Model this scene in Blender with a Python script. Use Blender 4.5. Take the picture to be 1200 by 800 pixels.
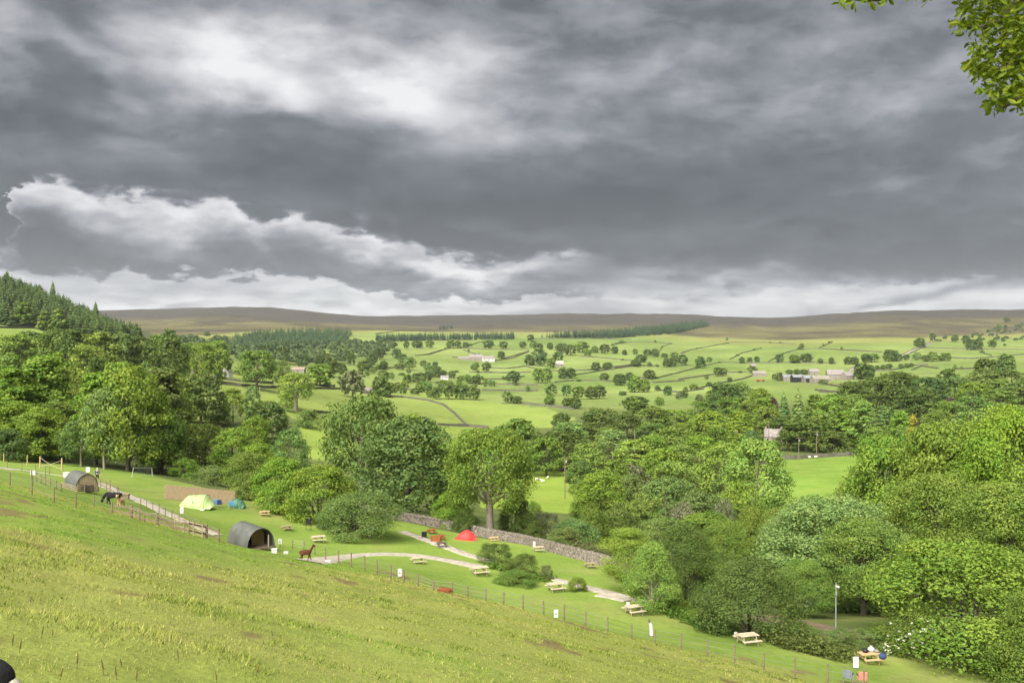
import bpy, bmesh, math, random
import numpy as np
from mathutils import Vector, Matrix, Euler

for o in list(bpy.data.objects):
    bpy.data.objects.remove(o)
scene = bpy.context.scene
COL = scene.collection
F = 1040.0           # focal length of the photograph in its own pixels (1200 wide)
R = math.radians

# ------------------------------------------------------------------ camera
cd = bpy.data.cameras.new('camera')
cd.sensor_width = 36.0
cd.lens = F / 1200.0 * 36.0
cd.clip_start = 0.1
cd.clip_end = 20000.0
cam = bpy.data.objects.new('camera', cd)
COL.objects.link(cam)
cam.location = (0, 0, 0)
cam.rotation_euler = (R(90), 0, 0)
scene.camera = cam

# ------------------------------------------------------------------ exposure, render settings
EXPO = 3.05
scene.view_settings.view_transform = 'Standard'
scene.view_settings.look = 'None'
scene.view_settings.exposure = EXPO
scene.view_settings.gamma = 1.0
scene.view_settings.use_curve_mapping = False
cy = scene.cycles
cy.use_denoising = True
cy.max_bounces = 5
cy.diffuse_bounces = 3
cy.glossy_bounces = 2
cy.transmission_bounces = 3
cy.transparent_max_bounces = 6
cy.volume_bounces = 0
cy.use_adaptive_sampling = True
cy.adaptive_threshold = 0.015
cy.caustics_reflective = False
cy.caustics_refractive = False

# ------------------------------------------------------------------ sun
SUN_EL, SUN_AZ = R(46), R(-152)      # azimuth from +Y towards +X: behind the camera's left shoulder
sd = bpy.data.lights.new('sun', 'SUN')
sd.energy = 1.5
sd.angle = R(62)
sd.color = (1.0, 0.955, 0.87)
sun = bpy.data.objects.new('sun', sd)
COL.objects.link(sun)
sdir = Vector((math.sin(SUN_AZ) * math.cos(SUN_EL), math.cos(SUN_AZ) * math.cos(SUN_EL), math.sin(SUN_EL)))
sun.rotation_euler = sdir.to_track_quat('Z', 'Y').to_euler()

# ------------------------------------------------------------------ node helpers
class NT:
    def __init__(s, tree):
        s.t = tree
    def n(s, typ, **kw):
        nd = s.t.nodes.new(typ)
        for k, v in kw.items():
            setattr(nd, k, v)
        return nd
    def put(s, sock, v):
        if isinstance(v, bpy.types.NodeSocket):
            s.t.links.new(v, sock)
        else:
            sock.default_value = v
    def m(s, op, a, b=0.0, c=0.0, clamp=False):
        nd = s.n('ShaderNodeMath', operation=op, use_clamp=clamp)
        for i, v in enumerate((a, b, c)):
            s.put(nd.inputs[i], v)
        return nd.outputs[0]
    def mix(s, f, a, b, typ='MIX'):
        nd = s.n('ShaderNodeMix', data_type='RGBA', blend_type=typ)
        s.put(nd.inputs[0], f); s.put(nd.inputs[6], a); s.put(nd.inputs[7], b)
        return nd.outputs[2]
    def noise(s, vec, scale, detail=4, rough=0.5, dist=0.0):
        nd = s.n('ShaderNodeTexNoise')
        if vec is not None: s.put(nd.inputs['Vector'], vec)
        nd.inputs['Scale'].default_value = scale
        nd.inputs['Detail'].default_value = detail
        nd.inputs['Roughness'].default_value = rough
        nd.inputs['Distortion'].default_value = dist
        return nd
    def ramp(s, f, stops, interp='LINEAR'):
        nd = s.n('ShaderNodeValToRGB')
        cr = nd.color_ramp
        cr.interpolation = interp
        while len(cr.elements) < len(stops):
            cr.elements.new(0.5)
        for e, (p, c) in zip(cr.elements, stops):
            e.position = p
            e.color = (c[0], c[1], c[2], 1)
        s.put(nd.inputs[0], f)
        return nd.outputs[0]

# ------------------------------------------------------------------ world: Nishita sky behind an overcast cloud deck
world = bpy.data.worlds.new('World')
scene.world = world
world.use_nodes = True
world.node_tree.nodes.clear()
w = NT(world.node_tree)
sky = w.n('ShaderNodeTexSky', sky_type='NISHITA', sun_disc=False, sun_elevation=SUN_EL, sun_rotation=SUN_AZ)
bg_sky = w.n('ShaderNodeBackground')
bg_sky.inputs['Strength'].default_value = 0.05
w.t.links.new(sky.outputs[0], bg_sky.inputs['Color'])
tc = w.n('ShaderNodeTexCoord')
sep = w.n('ShaderNodeSeparateXYZ')
w.t.links.new(tc.outputs['Generated'], sep.inputs[0])
dx, dy, dz = sep.outputs[0], sep.outputs[1], sep.outputs[2]
az = w.m('ARCTAN2', dx, dy)
el = w.m('ARCSINE', dz)
# cloud-deck coordinates: the deck is a plane overhead, seen in perspective
zz = w.m('ADD', w.m('MAXIMUM', dz, 0.0), 0.10)
deck = w.n('ShaderNodeCombineXYZ')
w.put(deck.inputs[0], w.m('DIVIDE', dx, zz)); w.put(deck.inputs[1], w.m('DIVIDE', dy, zz)); deck.inputs[2].default_value = 3.1
ang = w.n('ShaderNodeCombineXYZ')
w.put(ang.inputs[0], az); w.put(ang.inputs[1], w.m('MULTIPLY', el, 2.3)); ang.inputs[2].default_value = 1.7
wn = w.noise(ang.outputs[0], 7.0, 5, 0.55)
wsep = w.n('ShaderNodeSeparateColor')
w.t.links.new(wn.outputs['Color'], wsep.inputs[0])
azw = w.m('ADD', az, w.m('MULTIPLY', w.m('SUBTRACT', wsep.outputs[0], 0.5), 0.13))
elw = w.m('ADD', el, w.m('MULTIPLY', w.m('SUBTRACT', wsep.outputs[1], 0.5), 0.075))

def blob(u, v, su, sv, amp, rot=0.0, k=1.0):
    """A bank (amp > 0) or a break (amp < 0) in the cloud deck, centred on a compass bearing and an elevation."""
    U, V = (u - 600) / F, (400 - v) / F
    a0 = math.atan(U); e0 = math.atan(V * math.cos(a0))
    da, de = w.m('SUBTRACT', azw, a0), w.m('SUBTRACT', elw, e0)
    c, s_ = math.cos(rot), math.sin(rot)
    p = w.m('DIVIDE', w.m('ADD', w.m('MULTIPLY', da, c), w.m('MULTIPLY', de, s_)), su / F)
    q = w.m('DIVIDE', w.m('SUBTRACT', w.m('MULTIPLY', de, c), w.m('MULTIPLY', da, s_)), sv / F)
    r2 = w.m('ADD', w.m('MULTIPLY', p, p), w.m('MULTIPLY', q, q))
    if k != 1.0:
        r2 = w.m('POWER', r2, k)
    return w.m('MULTIPLY', w.m('POWER', 2.718, w.m('MULTIPLY', r2, -1.0)), amp)

# the deck in layers: a dark bank above edge e1, heaped cloud with bright crown and dark base between e1 and e2, a pale strip below
fine = w.noise(ang.outputs[0], 26.0, 6, 0.62)
fsep = w.n('ShaderNodeSeparateColor')
w.t.links.new(fine.outputs['Color'], fsep.inputs[0])
azf = w.m('ADD', azw, w.m('MULTIPLY', w.m('SUBTRACT', fsep.outputs[0], 0.5), 0.05))
elf = w.m('ADD', w.m('ADD', el, w.m('MULTIPLY', w.m('SUBTRACT', wsep.outputs[1], 0.5), 0.045)), w.m('MULTIPLY', w.m('SUBTRACT', fsep.outputs[1], 0.5), 0.050))
AZ0, AZ1 = math.atan((-150 - 600) / F), math.atan((1350 - 600) / F)
ELMAX = 0.25
tt = w.m('DIVIDE', w.m('SUBTRACT', azf, AZ0), AZ1 - AZ0, clamp=True)
def curve(pts):
    nd = w.n('ShaderNodeFloatCurve')
    c = nd.mapping.curves[0]
    xy = []
    for u, v in pts:
        aa = math.atan((u - 600) / F)
        xy.append(((aa - AZ0) / (AZ1 - AZ0), math.atan((400 - v) / F * math.cos(aa)) / ELMAX))
    while len(c.points) < len(xy): c.points.new(0.5, 0.5)
    for p, q in zip(c.points, xy): p.location = q
    nd.mapping.update()
    w.put(nd.inputs['Value'], tt)
    return w.m('MULTIPLY', nd.outputs[0], ELMAX)
e1 = curve([(-150, 290), (10, 288), (30, 262), (42, 213), (60, 214), (110, 226), (160, 230), (210, 238), (255, 244), (290, 252), (308, 264), (330, 252), (355, 252), (385, 266), (410, 272), (440, 286), (470, 284), (520, 300), (600, 302), (700, 300), (800, 303), (900, 309), (1000, 316), (1100, 321), (1350, 328)])
e2 = curve([(-150, 312), (0, 311), (125, 316), (225, 321), (300, 320), (362, 323), (430, 333), (475, 337), (550, 345), (640, 347), (720, 352), (800, 346), (900, 338), (1000, 330), (1350, 338)])
def smooth(x, lo, hi):
    nd = w.n('ShaderNodeMapRange', interpolation_type='SMOOTHSTEP')
    w.put(nd.inputs[0], x); nd.inputs[1].default_value = lo; nd.inputs[2].default_value = hi
    return nd.outputs[0]
above1 = smooth(w.m('SUBTRACT', elf, e1), -0.006, 0.011)
below2 = smooth(w.m('SUBTRACT', e2, elf), -0.003, 0.005)
t_in = w.m('DIVIDE', w.m('SUBTRACT', e1, elf), w.m('MAXIMUM', w.m('SUBTRACT', e1, e2), 0.004), clamp=True)
leftness = smooth(az, math.atan(140 / F), math.atan(0 / F))
d_left = w.m('ADD', 0.03, w.m('MULTIPLY', w.m('POWER', t_in, 0.95), 0.80))
d_right = w.m('ADD', 0.56, w.m('MULTIPLY', t_in, -0.26))
d_in = w.m('ADD', w.m('MULTIPLY', d_left, leftness), w.m('MULTIPLY', d_right, w.m('SUBTRACT', 1.0, leftness)))
up = w.m('SUBTRACT', el, e1)
d_bank = w.m('SUBTRACT', 0.86, w.m('MULTIPLY', smooth(up, 0.0, 0.21), 0.32))
d_low = w.m('ADD', 0.20, 0.0)
def lerp(a_, b_, f): return w.m('ADD', a_, w.m('MULTIPLY', w.m('SUBTRACT', b_, a_), f))
D = lerp(d_in, d_low, below2)
D = lerp(D, d_bank, above1)
CLOUDS = [
    # u, v, su, sv, amp, rot, k
    (500, 105, 170, 50, -0.30, 0.0, 1), (560, 75, 70, 22, -0.10, 0.2, 1.2), (310, 108, 170, 36, -0.16, -0.1, 1), (430, 88, 70, 12, -0.12, -0.35, 1.3), (480, 118, 24, 20, -0.12, 0.2, 1),
    (215, 50, 180, 56, -0.33, -0.15, 1), (20, 30, 46, 24, -0.16, -0.4, 1), (300, 92, 90, 22, -0.22, -0.5, 1.2), (110, 70, 70, 14, -0.16, -0.55, 1.3),
    (75, 18, 34, 24, 0.20, 0.3, 1), (580, 15, 80, 34, 0.16, 0, 1), (270, 120, 70, 22, 0.10, -0.3, 1),
    (60, 146, 170, 18, 0.16, -0.05, 1.5), (140, 168, 70, 9, -0.13, 0.0, 1.4), (330, 142, 50, 8, 0.10, -0.2, 1),
    (800, 245, 330, 46, 0.12, -0.06, 1.3), (1080, 285, 230, 30, 0.12, -0.05, 1.5), (450, 232, 130, 30, 0.08, -0.1, 1.2), (20, 275, 70, 26, 0.14, -0.2, 1.4),
    (750, 30, 130, 40, 0.10, 0.2, 1), (1000, 70, 220, 60, -0.08, 0, 1), (1130, 200, 90, 14, -0.12, 0.45, 1.2), (700, 155, 120, 20, -0.10, 0.0, 1), (1020, 210, 70, 10, -0.08, 0.1, 1.2), (900, 262, 60, 6, -0.10, 0.1, 1.3),
    (84, 266, 36, 26, 0.34, -0.5, 1.4), (50, 285, 80, 22, 0.30, -0.2, 1.3), (195, 275, 46, 9, -0.12, -0.5, 1.3), (250, 288, 40, 14, 0.12, 0.3, 1.2),
    (437, 262, 18, 10, 0.25, -0.4, 1.3), (422, 252, 9, 12, -0.34, 0.3, 1.3), (478, 278, 14, 7, 0.35, 0.5, 1.2), (545, 286, 62, 13, 0.42, -0.2, 1.5), (598, 300, 50, 9, 0.20, -0.2, 1.3),
    (560, 318, 90, 8, -0.30, -0.12, 1.4), (480, 312, 60, 7, -0.15, -0.2, 1.3), (700, 330, 110, 8, 0.12, -0.05, 1.3), (790, 322, 34, 7, 0.24, -0.1, 1.2), (850, 325, 24, 6, -0.24, 0.2, 1.3), (860, 333, 10, 7, 0.2, 0.6, 1.2),
    (1050, 332, 110, 9, -0.10, 0.05, 1.4), (1190, 338, 110, 6, 0.22, 0.06, 1.5), (1085, 358, 40, 6, -0.12, 0, 1.4), (1030, 348, 12, 10, 0.14, 0, 1.2),
    (392, 352, 60, 10, 0.22, 0, 1.4), (320, 345, 60, 8, 0.10, 0, 1.4), (155, 352, 50, 7, -0.22, 0.1, 1.5), (215, 354, 20, 5, -0.15, 0, 1.3), (455, 354, 36, 5, -0.20, -0.05, 1.3), (480, 340, 200, 5, -0.05, 0, 1.4), (620, 359, 300, 5, -0.10, 0, 1.5), (110, 335, 100, 6, 0.06, 0, 1.2),
]
for b in CLOUDS:
    D = w.m('ADD', D, blob(*b))
n1 = w.noise(deck.outputs[0], 0.6, 7, 0.58, 0.35).outputs[0]
n2 = w.noise(ang.outputs[0], 8.0, 8, 0.58, 0.12).outputs[0]
n3 = w.noise(ang.outputs[0], 24.0, 7, 0.60, 0.3).outputs[0]
n1 = smooth(n1, 0.28, 0.72)
n2 = smooth(n2, 0.30, 0.70)
D = w.m('ADD', D, w.m('MULTIPLY', w.m('SUBTRACT', n1, 0.5), 0.34))
D = w.m('ADD', D, w.m('MULTIPLY', w.m('SUBTRACT', n2, 0.5), 0.29))
D = w.m('ADD', D, w.m('MULTIPLY', w.m('SUBTRACT', n3, 0.5), 0.20), clamp=True)
K = 1.0 / 2 ** EXPO
def g(r, gg, b): return (r * K, gg * K, b * K)
ccol = w.ramp(D, [(0.0, g(.88, .88, .89)), (0.16, g(.68, .68, .70)), (0.34, g(.44, .445, .47)), (0.5, g(.265, .275, .305)),
                  (0.66, g(.140, .152, .172)), (0.80, g(.092, .102, .118)), (0.92, g(.068, .077, .090)), (1.0, g(.050, .057, .068))])
bg_cloud = w.n('ShaderNodeBackground')
w.t.links.new(ccol, bg_cloud.inputs['Color'])
blue = blob(392, 354, 60, 11, 0.7, 0.0, 1.3)
mixs = w.n('ShaderNodeMixShader')
w.put(mixs.inputs[0], w.m('ADD', w.m('MULTIPLY', blue, 0.07), 0.012, clamp=True))
w.t.links.new(bg_cloud.outputs[0], mixs.inputs[1])
w.t.links.new(bg_sky.outputs[0], mixs.inputs[2])
wo = w.n('ShaderNodeOutputWorld')
w.t.links.new(mixs.outputs[0], wo.inputs['Surface'])

# ------------------------------------------------------------------ small numpy noise
def _hash(ix, iy, seed):
    h = (ix.astype(np.int64) * 374761393 + iy.astype(np.int64) * 668265263 + seed * 1442695041) & 0x7fffffff
    h = ((h ^ (h >> 13)) * 1274126177) & 0x7fffffff
    return ((h ^ (h >> 16)) & 0xffff) / 65535.0
def vnoise(x, y, seed=0):
    x = np.asarray(x, float); y = np.asarray(y, float)
    ix, iy = np.floor(x), np.floor(y)
    fx, fy = x - ix, y - iy
    fx = fx * fx * (3 - 2 * fx); fy = fy * fy * (3 - 2 * fy)
    a, b = _hash(ix, iy, seed), _hash(ix + 1, iy, seed)
    c, d = _hash(ix, iy + 1, seed), _hash(ix + 1, iy + 1, seed)
    return (a * (1 - fx) + b * fx) * (1 - fy) + (c * (1 - fx) + d * fx) * fy
def fbm(x, y, seed=0, oct=4):
    s, a, t = 0.0, 1.0, 0.0
    for i in range(oct):
        s = s + a * vnoise(x * 2 ** i, y * 2 ** i, seed + i * 17); t += a; a *= 0.5
    return s / t
def sstep(a, b, x):
    t = np.clip((x - a) / (b - a), 0, 1)
    return t * t * (3 - 2 * t)

# ------------------------------------------------------------------ the lie of the land: sections of the valley along bearings
def Vz(*prs): return [(Y, 400 - z * F / Y) for Y, z in prs]
def plane_v(u, Y): return 680.8 + 0.24 * (u - 600) + 1768.0 / Y
PROFILE = {
 -300: [(60, 498), (100, 490), (150, 469), (250, 417), (400, 379), (640, 359), (800, 335), (950, 307), (1100, 310), (2000, 360), (4000, 365)],
 0: [(65, 564), (100, 552), (130, 547), (160, 540), (220, 499), (300, 455), (400, 423), (520, 399), (600, 389), (690, 382), (800, 359), (950, 337), (1100, 338), (2000, 375), (4000, 369)],
 150: [(40, 618), (60, 606), (75, 601), (90, 590), (105, 581), (150, 557), (165, 552), (220, 528), (300, 487), (400, 449), (520, 423), (640, 408), (750, 399), (900, 392), (1100, 392), (1500, 390), (2000, 386), (3000, 374), (4000, 363)],
 300: [(40, 652), (55, 646), (70, 645), (84, 643), (92, 625), (100, 607), (107, 597), (115, 590), (130, 585), (200, 564), (300, 520), (450, 457), (600, 440), (800, 428), (1200, 415), (1600, 392), (1900, 386), (3000, 373), (4000, 361)],
 450: [(45, 683), (60, 674), (72, 665), (88, 650), (100, 630), (112, 608), (135, 602), (200, 587), (300, 539), (420, 501), (520, 480), (620, 466), (800, 452), (1100, 430), (1400, 412), (1800, 395), (2200, 388), (3000, 382), (4200, 372)],
 600: [(45, 718), (57, 712), (66, 714), (72, 703), (85, 668), (105, 636), (125, 633), (160, 621), (200, 597), (230, 578), (300, 552), (420, 516), (500, 500), (600, 482), (680, 468), (780, 463.5), (1000, 449), (1200, 434), (1400, 420), (1700, 405), (2100, 394), (2500, 389), (3300, 378), (4200, 369)],
 750: [(45, 754), (56, 748), (60, 746), (64, 738), (69, 719), (80, 690), (100, 663), (130, 648), (180, 620), (250, 575), (350, 534), (500, 500), (650, 477), (800, 463), (1000, 448), (1200, 434), (1400, 420), (1700, 406), (2100, 395), (2600, 386), (3300, 377), (4200, 368)],
 900: [(45, 790), (50, 786), (55, 777), (60, 757), (70, 730), (90, 712), (130, 680), (180, 631), (230, 590), (280, 556), (330, 536), (450, 502), (600, 476), (800, 457), (1000, 445), (1200, 430), (1400, 418), (1700, 405), (2000, 396), (2500, 387), (3300, 379), (3900, 372.5)],
 1050: [(45, 826), (50, 816), (57, 792), (70, 734), (100, 702), (150, 656), (200, 608), (300, 542), (400, 504), (600, 462), (800, 447), (1000, 437), (1200, 424), (1400, 412), (1700, 401), (2000, 393), (2500, 383), (3300, 369), (3900, 364)],
 1200: [(45, 862), (50, 847), (57, 801), (70, 742), (100, 681), (150, 608), (250, 525), (400, 473), (600, 445), (800, 432), (1000, 424), (1300, 414), (1700, 401), (2100, 391), (2600, 380), (3300, 368), (3800, 362)],
 1500: [(45, 935), (57, 874), (70, 786), (100, 670), (150, 566), (250, 483), (400, 436), (600, 414), (800, 400), (1300, 384), (2000, 374), (3300, 361), (3800, 358)],
}
def pchip(x, y, xq):
    x = np.asarray(x, float); y = np.asarray(y, float)
    h = np.diff(x); d = np.diff(y) / h
    m = np.zeros_like(y)
    for i in range(1, len(x) - 1):
        if d[i - 1] * d[i] > 0:
            w1, w2 = 2 * h[i] + h[i - 1], h[i] + 2 * h[i - 1]
            m[i] = (w1 + w2) / (w1 / d[i - 1] + w2 / d[i])
    m[0], m[-1] = d[0], d[-1]
    i = np.clip(np.searchsorted(x, xq) - 1, 0, len(x) - 2)
    t = np.clip((xq - x[i]) / h[i], 0, 1)
    return ((2 * t**3 - 3 * t**2 + 1) * y[i] + (t**3 - 2 * t**2 + t) * h[i] * m[i] + (-2 * t**3 + 3 * t**2) * y[i + 1] + (t**3 - t**2) * h[i] * m[i + 1])
LY = np.linspace(math.log(2.0), math.log(9000.0), 700)
UQ = np.arange(-300, 1501, 10.0)
_cols = []
_us = sorted(PROFILE)
for u in _us:
    pr = [(Y, plane_v(u, Y)) for Y in (2, 3, 4, 6, 9, 13, 18, 25, 33, 40) if Y < PROFILE[u][0][0] * 0.95] + PROFILE[u]
    pr = pr + [(5500, pr[-1][1] + 6), (9000, pr[-1][1] + 18)]
    _cols.append(pchip([math.log(p[0]) for p in pr], [p[1] for p in pr], LY))
_cols = np.array(_cols)
VT = np.array([pchip(_us, _cols[:, j], UQ) for j in range(len(LY))])     # rows: distance, columns: bearing

def table_v(u, Y):
    fu = np.clip((np.asarray(u, float) + 300) / 10.0, 0, len(UQ) - 1.001)
    fy = np.clip((np.log(np.maximum(Y, 2.0)) - LY[0]) / (LY[1] - LY[0]), 0, len(LY) - 1.001)
    iu, iy = fu.astype(int), fy.astype(int)
    a, b = fu - iu, fy - iy
    return (VT[iy, iu] * (1 - a) + VT[iy, iu + 1] * a) * (1 - b) + (VT[iy + 1, iu] * (1 - a) + VT[iy + 1, iu + 1] * a) * b
def zfun(X, Y):
    X = np.asarray(X, float); Y = np.asarray(Y, float)
    r = np.hypot(X, Y)
    Ys = np.maximum(Y, 2.0)
    zt = (400 - table_v(600 + F * X / Ys, Ys)) * Ys / F
    zp = -1.7 - 0.24 * np.clip(X, -60, 60) - 0.27 * np.clip(Y, -80, 60)
    k = sstep(26, 40, r) * sstep(0.30, 0.5, Y / np.maximum(r, 1e-3))
    z = zp * (1 - k) + zt * k
    near = 1 - sstep(45, 75, r)
    z = z + near * ((fbm(X / 1.7, Y / 1.7, 5, 3) - 0.5) * 0.22 + (fbm(X / 7.0, Y / 7.0, 9, 2) - 0.5) * 0.35)
    z = z + sstep(55, 90, r) * (1 - sstep(400, 900, r)) * (fbm(X / 6.0, Y / 6.0, 21, 3) - 0.5) * 0.25
    z = z + sstep(1500, 3000, r) * (fbm(X / 260.0, Y / 260.0, 33, 4) - 0.5) * 26.0
    return z
def zf(X, Y): return float(zfun(np.array([X]), np.array([Y]))[0])
_YS = np.exp(np.linspace(math.log(4), math.log(5200), 2600))
def ground(u, v, ymin=4.0):
    """The point of the ground that the line of sight at photo position u, v meets first beyond ymin."""
    Ys = _YS[_YS >= ymin]
    X = (u - 600) / F * Ys
    vv = 400 - zfun(X, Ys) * F / Ys
    hit = np.nonzero(vv <= v)[0]
    i = hit[0] if len(hit) else len(Ys) - 1
    Y = Ys[i]
    if i > 0 and vv[i - 1] > v:
        t = (vv[i - 1] - v) / max(vv[i - 1] - vv[i], 1e-6)
        Y = Ys[i - 1] + t * (Ys[i] - Ys[i - 1])
    X = (u - 600) / F * Y
    return Vector((X, Y, zf(X, Y)))
def at(u, Y):
    X = (u - 600) / F * Y
    return Vector((X, Y, zf(X, Y)))
# ------------------------------------------------------------------ materials
MATS = {}
def new_mat(name):
    m = bpy.data.materials.new(name)
    m.use_nodes = True
    m.node_tree.nodes.clear()
    t = NT(m.node_tree)
    out = t.n('ShaderNodeOutputMaterial')
    return m, t, out
def mat(name, col, rough=0.8, var=0.25, scale=6.0, bump=0.0, metal=0.0, spec=0.3, col2=None, stretch=None):
    if name in MATS: return MATS[name]
    m, t, out = new_mat(name)
    b = t.n('ShaderNodeBsdfPrincipled')
    tcn = t.n('ShaderNodeTexCoord').outputs['Object']
    if stretch:
        mp = t.n('ShaderNodeMapping'); mp.inputs['Scale'].default_value = stretch
        t.t.links.new(tcn, mp.inputs[0]); tcn = mp.outputs[0]
    nz = t.noise(tcn, scale, 5, 0.6).outputs[0]
    c2 = col2 or tuple(x * (1 - var) for x in col)
    hi = tuple(min(1, x * (1 + var * 0.6)) for x in col)
    t.put(b.inputs['Base Color'], t.ramp(nz, [(0.3, c2), (0.7, hi)]))
    b.inputs['Roughness'].default_value = rough
    b.inputs['Metallic'].default_value = metal
    b.inputs['Specular IOR Level'].default_value = spec
    if bump:
        bp = t.n('ShaderNodeBump'); bp.inputs['Strength'].default_value = bump; bp.inputs['Distance'].default_value = 0.03
        t.put(bp.inputs['Height'], nz); t.t.links.new(bp.outputs[0], b.inputs['Normal'])
    t.t.links.new(b.outputs[0], out.inputs[0])
    MATS[name] = m
    return m
def leaf_mat(name, trans=0.24, spread=0.4):
    """Leaves: the colour of the plant comes from the object, each leaf varies in tone and hue."""
    m, t, out = new_mat(name)
    oi = t.n('ShaderNodeObjectInfo')
    at_ = t.n('ShaderNodeAttribute', attribute_name='lv')
    lv = at_.outputs['Fac']
    hs = t.n('ShaderNodeHueSaturation')
    t.put(hs.inputs['Hue'], t.m('ADD', 0.5, t.m('MULTIPLY', t.m('SUBTRACT', lv, 0.5), -0.045)))
    t.put(hs.inputs['Value'], t.m('ADD', 1.0 - spread * 0.5, t.m('MULTIPLY', lv, spread)))
    hs.inputs['Saturation'].default_value = 1.0
    t.t.links.new(oi.outputs['Color'], hs.inputs['Color'])
    d = t.n('ShaderNodeBsdfPrincipled'); d.inputs['Roughness'].default_value = 0.55; d.inputs['Specular IOR Level'].default_value = 0.12
    t.t.links.new(hs.outputs[0], d.inputs['Base Color'])
    tr = t.n('ShaderNodeBsdfTranslucent')
    t.put(tr.inputs['Color'], t.mix(1.0, hs.outputs[0], (1.15, 1.2, 0.55, 1), 'MULTIPLY'))
    mx = t.n('ShaderNodeMixShader'); mx.inputs[0].default_value = trans
    t.t.links.new(d.outputs[0], mx.inputs[1]); t.t.links.new(tr.outputs[0], mx.inputs[2])
    t.t.links.new(mx.outputs[0], out.inputs[0])
    return m
LEAF = leaf_mat('leaf')
NEEDLE = leaf_mat('needle', 0.15, 0.5)
BARK = mat('bark', (.10, .085, .065), .95, .5, 9, .5)
PALE_BARK = mat('pale_bark', (.24, .21, .16), .9, .5, 9, .4)

def ground_mat():
    m, t, out = new_mat('ground_cover')
    b = t.n('ShaderNodeBsdfPrincipled'); b.inputs['Roughness'].default_value = 0.95; b.inputs['Specular IOR Level'].default_value = 0.1
    a = t.n('ShaderNodeAttribute', attribute_name='gcol').outputs['Color']
    geo = t.n('ShaderNodeNewGeometry').outputs['Position']
    n_f = t.noise(geo, 2.2, 6, 0.65).outputs[0]
    n_m = t.noise(geo, 0.16, 5, 0.6).outputs[0]
    n_l = t.noise(geo, 0.018, 4, 0.55).outputs[0]
    n_x = t.noise(geo, 0.006, 6, 0.65).outputs[0]
    k = t.m('ADD', t.m('MULTIPLY', n_f, 0.55), t.m('ADD', t.m('MULTIPLY', n_m, 0.45), t.m('ADD', t.m('MULTIPLY', n_l, 0.45), t.m('MULTIPLY', t.m('SUBTRACT', n_x, 0.5), 1.0))))
    n_b = t.noise(geo, 16.0, 5, 0.7).outputs[0]
    k = t.m('ADD', t.m('MULTIPLY', k, 1.15), 0.17)
    k = t.m('ADD', k, t.m('MULTIPLY', t.m('SUBTRACT', n_b, 0.5), 1.1))
    cc = t.n('ShaderNodeCombineColor')
    for i in range(3): t.put(cc.inputs[i], k)
    c1 = t.mix(1.0, a, cc.outputs[0], 'MULTIPLY')
    # dry and lush patches
    pat = t.ramp(n_m, [(0.42, (0, 0, 0)), (0.68, (1, 1, 1))])
    c2 = t.mix(t.m('MULTIPLY', pat, 0.22), c1, (0.27, 0.25, 0.08, 1))
    t.put(b.inputs['Base Color'], c2)
    bp = t.n('ShaderNodeBump'); bp.inputs['Strength'].default_value = 0.45; bp.inputs['Distance'].default_value = 0.12
    t.put(bp.inputs['Height'], t.noise(geo, 1.6, 6, 0.7).outputs[0]); t.t.links.new(bp.outputs[0], b.inputs['Normal'])
    t.t.links.new(b.outputs[0], out.inputs[0])
    return m
GROUND = ground_mat()

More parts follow.
